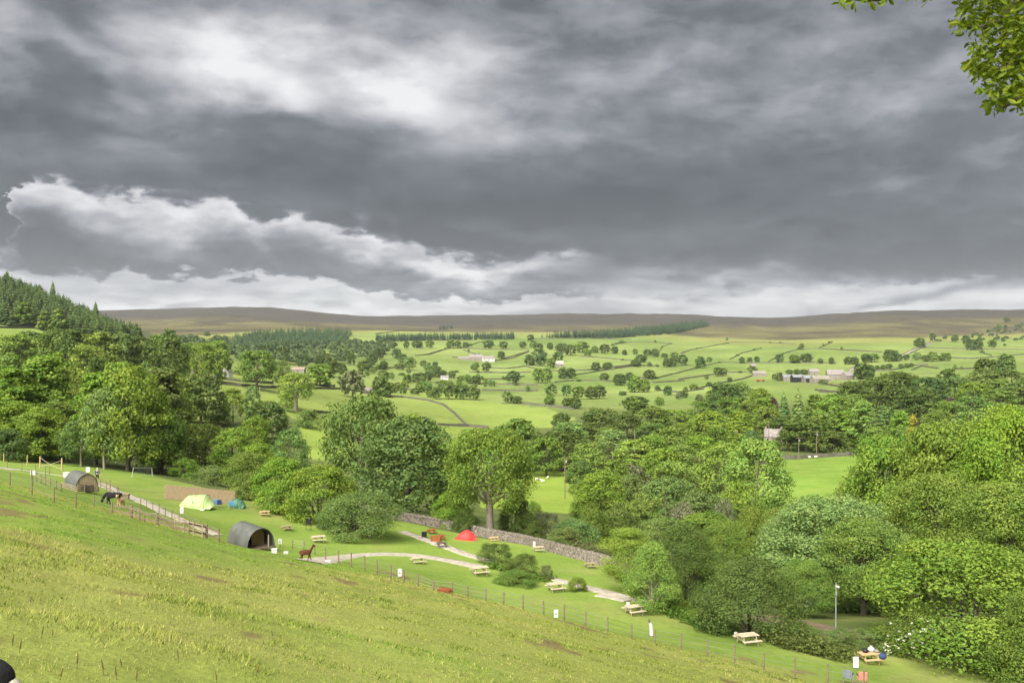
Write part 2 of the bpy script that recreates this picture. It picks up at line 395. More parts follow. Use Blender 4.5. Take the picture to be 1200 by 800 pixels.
# ------------------------------------------------------------------ object helpers
THINGS = []       # (object, u, v, what, tone, landmark family)
def tag(o, label=None, cat=None, group=None, kind=None):
    if label: o['label'] = label
    if cat: o['category'] = cat
    if group: o['group'] = group
    if kind: o['kind'] = kind
    return o
def empty(name, loc=(0, 0, 0), rz=0.0, label=None, cat=None, group=None):
    o = bpy.data.objects.new(name, None); COL.objects.link(o)
    o.empty_display_size = 0.2
    o.location = loc; o.rotation_euler = (0, 0, rz)
    return tag(o, label, cat, group)
def put(name, mesh, parent=None, loc=(0, 0, 0), rz=0.0, color=None):
    o = bpy.data.objects.new(name, mesh); COL.objects.link(o)
    o.location = loc; o.rotation_euler = (0, 0, rz)
    if parent: o.parent = parent
    if color: o.color = (*color, 1)
    return o
class MB:
    """Collects boxes, tubes and faces; build() links them as ONE mesh object."""
    def __init__(s): s.v = []; s.f = []; s.mi = []; s.cur = 0
    def add(s, vs, fs):
        n = len(s.v); s.v += [tuple(x) for x in vs]
        for f in fs: s.f.append([i + n for i in f]); s.mi.append(s.cur)
    def box(s, c, d, rot=None, taper=1.0):
        x, y, z = d[0] / 2, d[1] / 2, d[2] / 2
        vs = [Vector((sx * x * (taper if sz > 0 else 1), sy * y * (taper if sz > 0 else 1), sz * z)) for sz in (-1, 1) for sy in (-1, 1) for sx in (-1, 1)]
        if rot is not None:
            M = rot if isinstance(rot, Matrix) else Euler(rot).to_matrix()
            vs = [M @ q for q in vs]
        c = Vector(c)
        s.add([q + c for q in vs], [(0, 2, 3, 1), (4, 5, 7, 6), (0, 1, 5, 4), (2, 6, 7, 3), (0, 4, 6, 2), (1, 3, 7, 5)])
        return s
    def beam(s, a, b, w_, h_):
        a, b = Vector(a), Vector(b)
        d = b - a
        s.box((a + b) / 2, (w_, h_, d.length), d.to_track_quat('Z', 'Y').to_matrix())
        return s
    def tube(s, pts, rad, n=8, cap=True):
        pts = [Vector(p) for p in pts]
        if not isinstance(rad, (list, tuple)): rad = [rad] * len(pts)
        vs, fs = [], []
        prev = None
        for i, p in enumerate(pts):
            d = (pts[min(i + 1, len(pts) - 1)] - pts[max(i - 1, 0)])
            d = d.normalized() if d.length > 1e-6 else Vector((0, 0, 1))
            ref = Vector((0, 0, 1)) if abs(d.z) < 0.9 else Vector((1, 0, 0))
            if prev is not None: ref = prev
            x = (ref - d * ref.dot(d)).normalized(); y = d.cross(x)
            prev = x
            for k in range(n):
                a = 2 * math.pi * k / n
                vs.append(p + (x * math.cos(a) + y * math.sin(a)) * rad[i])
        for i in range(len(pts) - 1):
            for k in range(n):
                k2 = (k + 1) % n
                fs.append((i * n + k, i * n + k2, (i + 1) * n + k2, (i + 1) * n + k))
        if cap:
            fs.append(tuple(reversed(range(n)))); fs.append(tuple(range((len(pts) - 1) * n, len(pts) * n)))
        s.add(vs, fs); return s
    def poly(s, pts): s.add(pts, [tuple(range(len(pts)))]); return s
    def ball(s, c, r, nu=10, nv=6):
        c = Vector(c); r = Vector(r) if isinstance(r, (tuple, list)) else Vector((r, r, r))
        vs = [c + Vector((0, 0, r.z))]; fs = []
        for i in range(1, nv):
            th = math.pi * i / nv
            for k in range(nu):
                ph = 2 * math.pi * k / nu
                vs.append(c + Vector((r.x * math.sin(th) * math.cos(ph), r.y * math.sin(th) * math.sin(ph), r.z * math.cos(th))))
        vs.append(c - Vector((0, 0, r.z)))
        for k in range(nu):
            fs.append((0, 1 + k, 1 + (k + 1) % nu)); fs.append((len(vs) - 1, 1 + (nv - 2) * nu + (k + 1) % nu, 1 + (nv - 2) * nu + k))
        for i in range(nv - 2):
            for k in range(nu):
                a = 1 + i * nu
                fs.append((a + k, a + nu + k, a + nu + (k + 1) % nu, a + (k + 1) % nu))
        s.add(vs, fs); return s
    def mesh(s, name, mats, smooth=False):
        me = bpy.data.meshes.new(name)
        me.from_pydata(s.v, [], s.f)
        for m_ in (mats if isinstance(mats, (list, tuple)) else [mats]): me.materials.append(m_)
        if any(s.mi): me.polygons.foreach_set('material_index', s.mi)
        if smooth: me.polygons.foreach_set('use_smooth', [True] * len(s.f))
        me.update()
        return me
    def build(s, name, mats, parent=None, smooth=False, **kw):
        return put(name, s.mesh(name, mats, smooth), parent, **kw)

def raw_mesh(name, verts, quads, mats, lv=None, mi=None, tri=False, cols=None, smooth=False):
    """Mesh from numpy arrays (all quads or all triangles), fast."""
    me = bpy.data.meshes.new(name)
    k = 3 if tri else 4
    nv, nf = len(verts), len(quads)
    me.vertices.add(nv); me.vertices.foreach_set('co', np.asarray(verts, np.float32).ravel())
    me.loops.add(nf * k); me.loops.foreach_set('vertex_index', np.asarray(quads, np.int32).ravel())
    me.polygons.add(nf)
    me.polygons.foreach_set('loop_start', np.arange(0, nf * k, k, dtype=np.int32))
    me.polygons.foreach_set('loop_total', np.full(nf, k, np.int32))
    for m_ in (mats if isinstance(mats, (list, tuple)) else [mats]): me.materials.append(m_)
    if mi is not None: me.polygons.foreach_set('material_index', np.asarray(mi, np.int32))
    if smooth: me.polygons.foreach_set('use_smooth', np.ones(nf, bool))
    if lv is not None:
        a = me.attributes.new('lv', 'FLOAT', 'POINT'); a.data.foreach_set('value', np.asarray(lv, np.float32))
    if cols is not None:
        a = me.attributes.new('gcol', 'FLOAT_COLOR', 'POINT')
        a.data.foreach_set('color', np.c_[cols, np.ones(nv)].astype(np.float32).ravel())
    me.update(calc_edges=True)
    return me

# ------------------------------------------------------------------ land use, used for the ground's real colours
def inpoly(u, v, poly):
    c = np.zeros(u.shape, bool)
    n = len(poly)
    for i in range(n):
        (x1, y1), (x2, y2) = poly[i], poly[(i + 1) % n]
        if y1 == y2: continue
        k = ((y1 > v) != (y2 > v)) & (u < (x2 - x1) * (v - y1) / (y2 - y1) + x1)
        c ^= k
    return c
LIME, MOWN, PASTURE = (.155, .215, .032), (.13, .215, .030), (.145, .21, .04)
FENCE_U = [-300, 0, 130, 265, 400, 600, 750, 950, 1200]
FENCE_Y = [64, 66, 76, 82, 72, 61, 58, 54, 50]
FIELDS = [   # outline in the photograph, nearest and farthest distance, colour
    ([(330, 470), (480, 463), (560, 470), (640, 478), (675, 490), (660, 500), (560, 505), (400, 500), (330, 490)], 380, 720, (.165, .222, .046)),
    ([(220, 430), (340, 440), (470, 455), (560, 466), (560, 480), (330, 480), (200, 470)], 330, 800, (.165, .22, .048)),
    ([(190, 480), (260, 490), (260, 520), (190, 540)], 190, 400, (.17, .235, .035)),
    ([(350, 495), (560, 500), (600, 510), (560, 530), (360, 540)], 280, 520, (.165, .23, .04)),
    ([(570, 545), (690, 545), (690, 600), (560, 610)], 200, 300, (.17, .245, .035)),
    ([(880, 538), (1020, 530), (1040, 600), (900, 620)], 190, 330, (.145, .235, .035)),
    ([(-60, 380), (110, 392), (150, 398), (120, 412), (-60, 400)], 480, 760, (.15, .215, .04)),
]
def ground_colour(X, Y):
    Ys = np.maximum(Y, 2.0)
    u = 600 + F * X / Ys
    r = np.hypot(X, Y)
    v = 400 - zfun(X, Y) * F / Ys
    fy = np.interp(u, FENCE_U, FENCE_Y)
    n = len(X)
    c = np.zeros((n, 3))
    # woodland floor by default in the middle distance
    c[:] = (.075, .105, .028)
    far = sstep(560, 700, r)
    cell = vnoise(X / 95.0 + 0.3 * vnoise(X / 40, Y / 40, 3), Y / 120.0, 77)
    past = np.stack([.100 + .080 * cell, .160 + .070 * cell, .032 + .034 * cell], 1)
    c = c * (1 - far[:, None]) + past * far[:, None]
    # campsite turf
    yt = np.interp(u, [-300, 0, 150, 300, 450, 600, 700, 780, 860, 950, 1050, 1200], [190, 170, 168, 132, 114, 107, 101, 78, 68, 66, 62, 58])
    turf = (Y < yt)
    tc_ = np.array([.155, .232, .038]) * (0.85 + 0.35 * fbm(X / 9, Y / 9, 41, 3))[:, None]
    dry = sstep(.50, .72, .55 * fbm(X / 14, Y / 10, 47, 3) + .45 * fbm(X / 3.5, Y / 3.5, 49, 3))[:, None]
    tc_ = tc_ * (1 - dry * .5) + np.array([.26, .24, .09]) * dry * .5
    c[turf] = tc_[turf]
    for poly, y0, y1, col in FIELDS:
        k = inpoly(u, v, poly) & (Y > y0) & (Y < y1)
        c[k] = np.array(col) * (0.9 + 0.2 * fbm(X[k] / 30, Y[k] / 30, 4, 3))[:, None]
    # the rough meadow on the near slope
    m = (Y < fy) | (r < 40)
    s = fbm(X / 4.5, Y / 6.0, 11, 4)
    green = sstep(.40, .62, fbm(X / 13.0 + 3.1, Y / 16.0, 15, 3))
    straw = sstep(.42, .66, s) * (1 - .75 * green)
    mc = np.array([.215, .252, .056])[None] * (1 - straw[:, None]) + np.array([.255, .275, .07])[None] * straw[:, None]
    mc = mc * (1 - .55 * green[:, None]) + np.array([.15, .245, .034])[None] * (.55 * green[:, None])
    bare = sstep(.70, .77, fbm(X / 1.3, Y / 1.9, 91, 2))[:, None] * .8
    mc = mc * (1 - bare) + np.array([.15, .10, .055]) * bare
    c[m] = mc[m]
    # moor above the intake wall
    lim = np.interp(u, [-300, 160, 300, 400, 440, 560, 640, 760, 830, 900, 1080, 1200], [1250, 1250, 1750, 2000, 2250, 2350, 2450, 2350, 2050, 1880, 1900, 2100])
    lim = lim * (1 + 0.05 * (fbm(X / 90, Y / 90, 8, 3) - 0.5))
    mo = sstep(0.985, 1.03, Y / lim)[:, None]
    mm = sstep(.3, .7, .6 * fbm(X / 150, Y / 260, 61, 4) + .4 * fbm(X / 40, Y / 120, 65, 3))
    mcol = np.array([.046, .038, .031])[None] * (1 - mm[:, None]) + np.array([.105, .098, .042])[None] * mm[:, None]
    top = sstep(2600, 3300, Y)[:, None]
    mcol = mcol * (1 - top) + np.array([.038, .034, .036]) * top
    c = c * (1 - mo) + mcol * mo
    # rough yellow pasture just under the moor
    rough = (sstep(.84, .95, Y / lim) * (1 - sstep(.985, 1.03, Y / lim)))[:, None] * (.35 + .5 * fbm(X / 60, Y / 60, 70, 2))[:, None]
    c = c * (1 - rough) + np.array([.20, .19, .06]) * rough
    # hill under the conifers on the left
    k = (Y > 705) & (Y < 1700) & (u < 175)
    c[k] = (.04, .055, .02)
    return c

# ------------------------------------------------------------------ the ground, one sheet to the horizon
def make_ground():
    a_in = np.linspace(-R(38), R(38), 560)
    a_out = np.linspace(R(38), R(322), 60)[1:-1]
    A = np.r_[a_in, a_out]
    rr = np.r_[0.4, np.exp(np.linspace(math.log(1.2), math.log(150), 200)), np.exp(np.linspace(math.log(152), math.log(2600), 190)), np.exp(np.linspace(math.log(2640), math.log(9500), 55))]
    AA, RR = np.meshgrid(A, rr)
    X = (RR * np.sin(AA)).ravel(); Y = (RR * np.cos(AA)).ravel()
    Z = zfun(X, Y)
    na, nr = len(A), len(rr)
    i, j = np.meshgrid(np.arange(na), np.arange(nr - 1))
    i, j = i.ravel(), j.ravel()
    i2 = (i + 1) % na
    q = np.stack([j * na + i, (j + 1) * na + i, (j + 1) * na + i2, j * na + i2], 1)[:, ::-1]
    me = raw_mesh('ground', np.stack([X, Y, Z], 1), q, GROUND, cols=ground_colour(X, Y), smooth=True)
    tag(put('ground', me), kind='structure')
make_ground()
# ------------------------------------------------------------------ trees: limbs, lobes of foliage, leaf clumps, leaves
def rdirs(rng, n):
    d = rng.normal(size=(n, 3)); return d / np.linalg.norm(d, axis=1)[:, None]
def leaves(rng, pos, nrm, size, aspect=0.55, lvb=None):
    """One folded diamond per leaf."""
    n = len(pos)
    t = np.cross(nrm, rdirs(rng, n)); t /= np.linalg.norm(t, axis=1)[:, None] + 1e-9
    b = np.cross(nrm, t)
    l = (size * rng.uniform(.65, 1.35, n))[:, None]
    wd = l * aspect
    fold = nrm * l * 0.18
    v = np.stack([pos - t * l, pos + b * wd + fold, pos + t * l, pos - b * wd + fold], 1).reshape(-1, 3)
    q = np.arange(4 * n).reshape(n, 4)
    lv = np.repeat(np.clip((lvb if lvb is not None else 0.5) + rng.normal(0, .17, n), 0, 1), 4)
    return v, q, lv
def lobes_of(rng, H, W, zb, n, shape):
    out = []
    for i in range(n):
        t = (i + .5) / n
        z = zb + (H - zb) * (0.08 + 0.84 * t)
        tt = (z - zb) / (H - zb)
        if shape == 'round': r = math.sin(math.pi * min(1, (tt * .82 + .13))) ** .7
        elif shape == 'tall': r = (1 - tt) ** .55 * (0.55 + .45 * min(1, tt * 4))
        elif shape == 'flat': r = math.sqrt(max(.05, 1 - ((tt - .40) / .64) ** 2))
        elif shape == 'bush': r = math.sqrt(max(0, 1 - tt ** 2))
        else: r = 1 - tt
        a = i * 2.39996 + rng.uniform(-.5, .5)
        lr = W / 2 * rng.uniform(.40, .60) * (.65 + .35 * r)
        rad = max(0, W / 2 * r - lr * .8) * rng.uniform(.7, 1.08)
        out.append((np.array([rad * math.cos(a), rad * math.sin(a), min(z, H - lr * .75)]), lr))
    out.append((np.array([0, 0, H - W * .16]), W * .17))
    return out
def make_crown(name, seed, H, W, zb, nl, nc, nleaf, ls, shape='round', up=.25, droop=0., flatz=.9, mats=None, sparse=1.0, jit=.75):
    rng = np.random.default_rng(seed)
    lob = lobes_of(rng, H, W, zb, nl, shape)
    P, N, L = [], [], []
    cen = np.array([0, 0, zb + (H - zb) * .45])
    for c, lr in lob:
        d = rdirs(rng, nc * 3)
        out = c - cen; out[2] *= .5
        out = out / (np.linalg.norm(out) + 1e-6)
        sc = d @ out + d[:, 2] * .45 + rng.uniform(-.5, .5, len(d))
        d = d[np.argsort(-sc)[:nc]]
        for k in range(nc):
            cc = c + d[k] * lr * np.array([1, 1, flatz]) * rng.uniform(.72, 1.05)
            rc = lr * rng.uniform(.30, .52)
            m = max(6, int(nleaf * (rc / (lr * .42)) ** 2 * sparse))
            dd = rdirs(rng, m); dd[:, 2] += up; dd /= np.linalg.norm(dd, axis=1)[:, None]
            p = cc + dd * (rc * (0.35 + .75 * rng.random(m) ** .6))[:, None] * np.array([1.15, 1.15, .75])
            if droop:
                p[:, 2] -= droop * rc * rng.random(m) ** 2 * 3
            nr_ = dd * 1.0 + d[k] * .5 + rng.normal(0, jit, (m, 3)); nr_[:, 2] += .25
            nr_ /= np.linalg.norm(nr_, axis=1)[:, None]
            P.append(p); N.append(nr_); L.append(np.full(m, np.clip(.5 + rng.normal(0, .2), .12, .88)))
    P, N, L = np.concatenate(P), np.concatenate(N), np.concatenate(L)
    ok = P[:, 2] > zb * .5 + .05
    v, q, lv = leaves(rng, P[ok], N[ok], ls, lvb=L[ok])
    return raw_mesh(name, v, q, mats or LEAF, lv=lv), lob
def make_trunk(name, seed, H, W, zb, lob, r0, matl=BARK, n=7, multi=1, limbs=10):
    rng = random.Random(seed)
    mb = MB()
    for s in range(multi):
        a = s * 2.1; off = 0 if multi == 1 else .25 + .1 * s
        bx, by = off * math.cos(a), off * math.sin(a)
        top = Vector((bx * 3 + rng.uniform(-.3, .3), by * 3 + rng.uniform(-.3, .3), H * .82))
        fork = zb + (H - zb) * .18
        pts = [Vector((bx, by, -.5)), Vector((bx * 1.05, by * 1.05, .15)), Vector((bx * 1.2 + rng.uniform(-.1, .1), by * 1.2, fork * .55)), Vector((bx * 1.5, by * 1.5, fork)), Vector((bx * 2, by * 2, fork + (H - fork) * .4)), top]
        k = 1.0 if multi == 1 else .7
        mb.tube(pts, [r0 * 1.5 * k, r0 * 1.15 * k, r0 * .92 * k, r0 * .8 * k, r0 * .45 * k, r0 * .08], n)
    ls = sorted(lob, key=lambda x: x[0][2])
    step = max(1, len(ls) // limbs)
    for i, (c, lr) in enumerate(ls[::step]):
        z0 = min(max(zb * .9, c[2] - lr * 1.6 - rng.uniform(0, 1)), H * .75)
        a = Vector((0, 0, z0)); b = Vector(c)
        mid = a.lerp(b, .5) + Vector((rng.uniform(-.3, .3), rng.uniform(-.3, .3), -abs(b.length) * .03))
        k = r0 * .42 * (1 - .6 * z0 / H)
        mb.tube([a, mid, b], [k, k * .7, k * .25], 5)
        for _ in range(2):
            e = b + Vector((rng.uniform(-1, 1), rng.uniform(-1, 1), rng.uniform(-.2, .8))) * lr * .8
            mb.tube([mid.lerp(b, .5), e], [k * .4, k * .1], 4)
    return mb.mesh(name, matl, True)
# kind: H, W, crown base, lobes, shape, droop, up, bark, trunk radius, sparse
KINDS = {
    'broad': dict(H=13, W=10, zb=2.0, nl=15, shape='round', r0=.30),
    'broad2': dict(H=13, W=10, zb=1.4, nl=19, shape='flat', r0=.34),
    'oak': dict(H=13, W=12, zb=3.2, nl=17, shape='flat', r0=.42, flatz=.75),
    'oldoak': dict(H=13, W=12, zb=4.4, nl=16, shape='flat', r0=.58, flatz=.7, sparse=.8),
    'ash': dict(H=14, W=9, zb=3.0, nl=17, shape='round', r0=.26, sparse=.62, flatz=.8),
    'tall': dict(H=15, W=8, zb=1.6, nl=18, shape='tall', r0=.27),
    'birch': dict(H=9, W=6.5, zb=.9, nl=15, shape='tall', r0=.14, droop=.5, sparse=.8),
    'bush': dict(H=5, W=6, zb=.15, nl=13, shape='bush', r0=.10),
    'bush2': dict(H=5, W=6, zb=.1, nl=9, shape='flat', r0=.10, sparse=.85),
}
LODS = {'close': dict(nc=17, nleaf=135, ls=.112), 'near': dict(nc=17, nleaf=95, ls=.15), 'midn': dict(nc=14, nleaf=52, ls=.21), 'mid': dict(nc=11, nleaf=26, ls=.33), 'far': dict(nc=7, nleaf=7, ls=.85)}
TM = {}
def tree_mesh(kind, lod, var):
    key = (kind, lod, var)
    if key in TM: return TM[key]
    k = KINDS[kind]
    seed = (sorted(KINDS).index(kind) * 31 + var * 7 + {'close': 20, 'near': 0, 'midn': 50, 'mid': 100, 'far': 200}[lod]) + 5
    L = dict(LODS[lod])
    s_ = (k['H'] * k['W']) ** .5 / 11.4
    L['ls'] *= max(.55, s_)
    if lod == 'far' and k['H'] < 6: L['ls'] *= 1.2
    cm, lob = make_crown(f'{kind}_crown_{lod}_{var}', seed, k['H'], k['W'], k['zb'], k['nl'], L['nc'], L['nleaf'], L['ls'], k['shape'],
                         droop=k.get('droop', 0), flatz=k.get('flatz', .9), sparse=k.get('sparse', 1.0))
    tm = make_trunk(f'{kind}_trunk_{lod}_{var}', seed, k['H'], k['W'], k['zb'], lob, k['r0'], PALE_BARK if kind in ('birch', 'ash', 'oldoak') else BARK,
                    7 if lod in ('near', 'close') else 5, 3 if kind in ('bush', 'bush2') else 1, 12 if lod in ('near', 'close') else 6)
    co = np.zeros(len(cm.vertices) * 3, np.float32); cm.vertices.foreach_get('co', co); co = co.reshape(-1, 3)
    TM[key] = (cm, tm, float(np.percentile(co[:, 2], 99.2)), 2 * float(np.percentile(np.hypot(co[:, 0], co[:, 1]), 98.0)))
    return TM[key]
TONES = {  # leaf albedo, word
    'mid': ((.138, .205, .036), 'mid green'), 'bright': ((.165, .252, .034), 'bright green'), 'dark': ((.092, .138, .030), 'dark green'),
    'yellow': ((.185, .260, 0.046), 'yellow-green'), 'grey': ((.155, .240, 0.068), 'silvery green'), 'olive': ((.130, .185, 0.047), 'olive green'),
    'teal': ((.086, .142, .040), 'blue-green'), 'copper': ((.075, .045, 0.054), 'purple-brown'), 'lime': ((.195, .290, 0.054), 'lime green'),
    'brown': ((.150, .170, 0.081), 'brownish green'), 'gold': ((.22, .22, 0.03), 'golden yellow'),
}
TREENAME = {'broad': 'broadleaf_tree', 'broad2': 'broadleaf_tree', 'oak': 'oak_tree', 'oldoak': 'oak_tree', 'ash': 'ash_tree', 'tall': 'broadleaf_tree', 'birch': 'birch_tree', 'bush': 'bush', 'bush2': 'bush'}
TRNG = random.Random(12)
def tree(u, vt, wpx, Y, kind='broad', tone='mid', lab=None, base=None, fam='near'):
    p = at(u, Y) if base is None else base
    Y = p.y
    zt = (400 - vt) / F * Y
    h = max(1.2, zt - p.z); wd = max(1.0, wpx / F * Y)
    lod = 'close' if Y < 100 and zt - p.z > 3.0 else 'near' if Y < 128 else ('midn' if Y < 225 else ('mid' if Y < 560 else 'far'))
    cm, tm, H0, W0 = tree_mesh(kind, lod, TRNG.randrange(3 if lod == 'mid' else 1 if lod == 'close' and kind not in ('bush', 'broad') else 2))
    sx = wd / W0 * 1.06; sz = h / H0
    col, word = TONES[tone]
    j = [TRNG.uniform(.86, 1.14) for _ in range(3)]
    b = TRNG.uniform(.9, 1.12)
    col = (col[0] * b * (1 + (j[0] - 1) * .6), col[1] * b, col[2] * b * j[2])
    rz = TRNG.uniform(0, 6.28)
    what = TREENAME[kind]
    cat = 'bush' if what == 'bush' else 'tree'
    if lod == 'far':
        key = (kind, 'one', cm.name)
        if key not in TM:
            TM[key] = join_meshes(f'field_{kind}', cm, tm)
        o = put('field_tree' if cat == 'tree' else 'field_bush', TM[key], color=col)
    else:
        o = empty(what)
        t_ = put('trunk' if cat == 'tree' else 'stems', tm, o)
        c_ = put('crown' if cat == 'tree' else 'foliage', cm, o, color=col)
    o.location = p - Vector((0, 0, .1)); o.rotation_euler = (0, 0, rz); o.scale = (sx, sx, sz)
    tag(o, lab, cat)
    if lab is None:
        THINGS.append((o, u, 400 - (p.z + h * .5) / Y * F, h, word, 'far' if lod == 'far' else 'near', cat))
    return o
def join_meshes(name, cm, tm):
    nv = len(cm.vertices); co = np.zeros(nv * 3, np.float32); cm.vertices.foreach_get('co', co)
    q = np.zeros(len(cm.loops), np.int32); cm.loops.foreach_get('vertex_index', q)
    lv = np.zeros(nv, np.float32); cm.attributes['lv'].data.foreach_get('value', lv)
    tco = np.array([v.co for v in tm.vertices]); tq = [list(p.vertices) for p in tm.polygons if len(p.vertices) == 4]
    v = np.r_[co.reshape(-1, 3), tco]
    quads = np.r_[q.reshape(-1, 4), np.array(tq) + nv]
    mi = np.r_[np.zeros(len(q) // 4), np.ones(len(tq))]
    return raw_mesh(name, v, quads, [LEAF, BARK], lv=np.r_[lv, np.full(len(tco), .5)], mi=mi)

# --- the wood on the left behind the campsite
T = tree
for a in [
    (15, 432, 66, 176, 'tall', 'bright'), (47, 419, 76, 184, 'tall', 'bright'), (86, 432, 56, 190, 'ash', 'lime'), (112, 437, 56, 172, 'tall', 'bright'),
    (150, 431, 86, 166, 'broad2', 'bright'), (188, 432, 74, 182, 'tall', 'olive'), (122, 455, 50, 163, 'ash', 'grey'), (8, 502, 74, 166, 'bush', 'teal'),
    (70, 470, 70, 178, 'broad', 'mid'), (20, 470, 66, 172, 'broad', 'bright'), (95, 490, 46, 166, 'ash', 'olive'), (190, 480, 60, 172, 'broad', 'mid'), (48, 478, 60, 170, 'broad2', 'bright'),
    (66, 414, 48, 255, 'broad', 'bright'), (113, 419, 26, 262, 'broad', 'dark'), (10, 414, 50, 262, 'broad', 'mid'), (40, 420, 40, 270, 'broad', 'olive'), (140, 424, 44, 255, 'ash', 'lime'), (172, 425, 40, 265, 'broad', 'olive'), (205, 438, 40, 262, 'broad', 'mid'),
    (18, 392, 54, 390, 'broad', 'yellow'), (36, 388, 38, 400, 'broad', 'olive'), (76, 386, 56, 380, 'broad2', 'dark'), (54, 394, 36, 395, 'broad', 'yellow'),
    (115, 390, 54, 390, 'broad2', 'yellow'), (143, 391, 48, 395, 'broad', 'olive'), (168, 396, 44, 400, 'broad', 'dark'), (196, 396, 54, 402, 'oak', 'dark'), (100, 404, 40, 370, 'broad', 'yellow'),
    (198, 386, 22, 720, 'broad', 'dark'), (183, 392, 22, 700, 'broad', 'mid'), (222, 402, 24, 460, 'broad', 'mid'), (236, 402, 32, 450, 'broad', 'yellow'), (255, 399, 32, 455, 'broad', 'yellow'), (248, 408, 24, 500, 'broad', 'olive'),
]: T(*a)
T(301, 411, 41, 452, 'oak', 'mid', 'big round-crowned dark tree standing alone on the green field beyond the left wood')
for u, vt, w_, vb, kind, tone in [(235, 440, 54, 497, 'broad2', 'dark'), (221, 452, 40, 495, 'broad', 'mid'), (273, 455, 28, 497, 'ash', 'bright'), (295, 452, 22, 497, 'ash', 'grey'), (312, 471, 52, 520, 'broad2', 'dark'),
        (347, 437, 42, 481, 'oldoak', 'yellow'), (336, 460, 20, 482, 'ash', 'bright'), (360, 480, 30, 501, 'bush', 'olive'), (255, 472, 30, 497, 'bush', 'mid'), (331, 422, 20, 450, 'broad', 'olive'), (375, 427, 32, 452, 'broad2', 'bright'),
        (386, 418, 24, 441, 'broad', 'dark'), (413, 434, 34, 466, 'oak', 'brown'), (446, 442, 24, 464, 'bush', 'dark')]:
    tree(u, vt, w_, 0, kind, tone, base=ground(u, vb, 150))
# --- trees between the campsite and the valley
for a in [
    (240, 497, 58, 196, 'broad2', 'dark'), (272, 502, 56, 185, 'broad', 'bright'), (298, 488, 38, 222, 'broad', 'bright'), (340, 503, 46, 182, 'ash', 'grey'), (216, 536, 36, 170, 'bush', 'bright'),
    (250, 545, 48, 160, 'bush', 'olive'), (300, 520, 50, 165, 'broad', 'bright'),
    (487, 487, 66, 172, 'broad', 'bright'), (525, 520, 44, 155, 'broad', 'lime'), (545, 510, 40, 165, 'broad', 'mid'),
]: T(*a)
def T2(u, vt, w_, vb, kind, tone, lab):
    p = ground(u, vb, 60); tree(u, vt, w_, p.y + w_ / F * p.y * .35, kind, tone, lab)
T2(289, 531, 62, 586, 'bush', 'mid', 'dark green bush at the right end of the wooden panel fence')
T2(328, 537, 70, 603, 'bush', 'bright', 'bright bush second from the panel fence along the campsite edge')
T2(374, 546, 86, 616, 'bush', 'bright', 'large bright green bush behind the picnic tables, between two other hedge bushes')
T2(425, 577, 98, 636, 'bush', 'olive', 'wide olive hedge bush with arching twigs at the left end of the stone wall')
T2(392, 585, 40, 624, 'bush', 'olive', 'small olive bush tucked against the wide arching hedge bush')
T(424, 465, 98, 162, 'oldoak', 'olive', 'tall spreading olive-green tree with a bare leaning limb above the hedge bushes')
T(478, 491, 116, 138, 'broad2', 'teal', 'massive blue-green tree overhanging the far end of the stone wall')
T(574, 503, 104, 116, 'oldoak', 'mid', 'gnarled old oak with a thick bare trunk behind the stone wall')
T(527, 577, 46, 118, 'bush', 'bright', 'bright green bush just left of the gnarled oak behind the wall')
T(545, 594, 34, 114, 'bush', 'dark', 'dark shrub hugging the left foot of the gnarled oak trunk')
T(604, 584, 44, 122, 'bush', 'dark', 'dark ivy-like shrub hugging the right foot of the gnarled oak trunk')
for a in [(625, 588, 34, 128, 'bush2', 'lime'), (640, 600, 36, 124, 'bush2', 'brown'), (672, 609, 60, 119, 'bush', 'grey'), (660, 618, 46, 114, 'bush', 'olive'), (617, 600, 34, 118, 'bush', 'olive')]: T(*a)
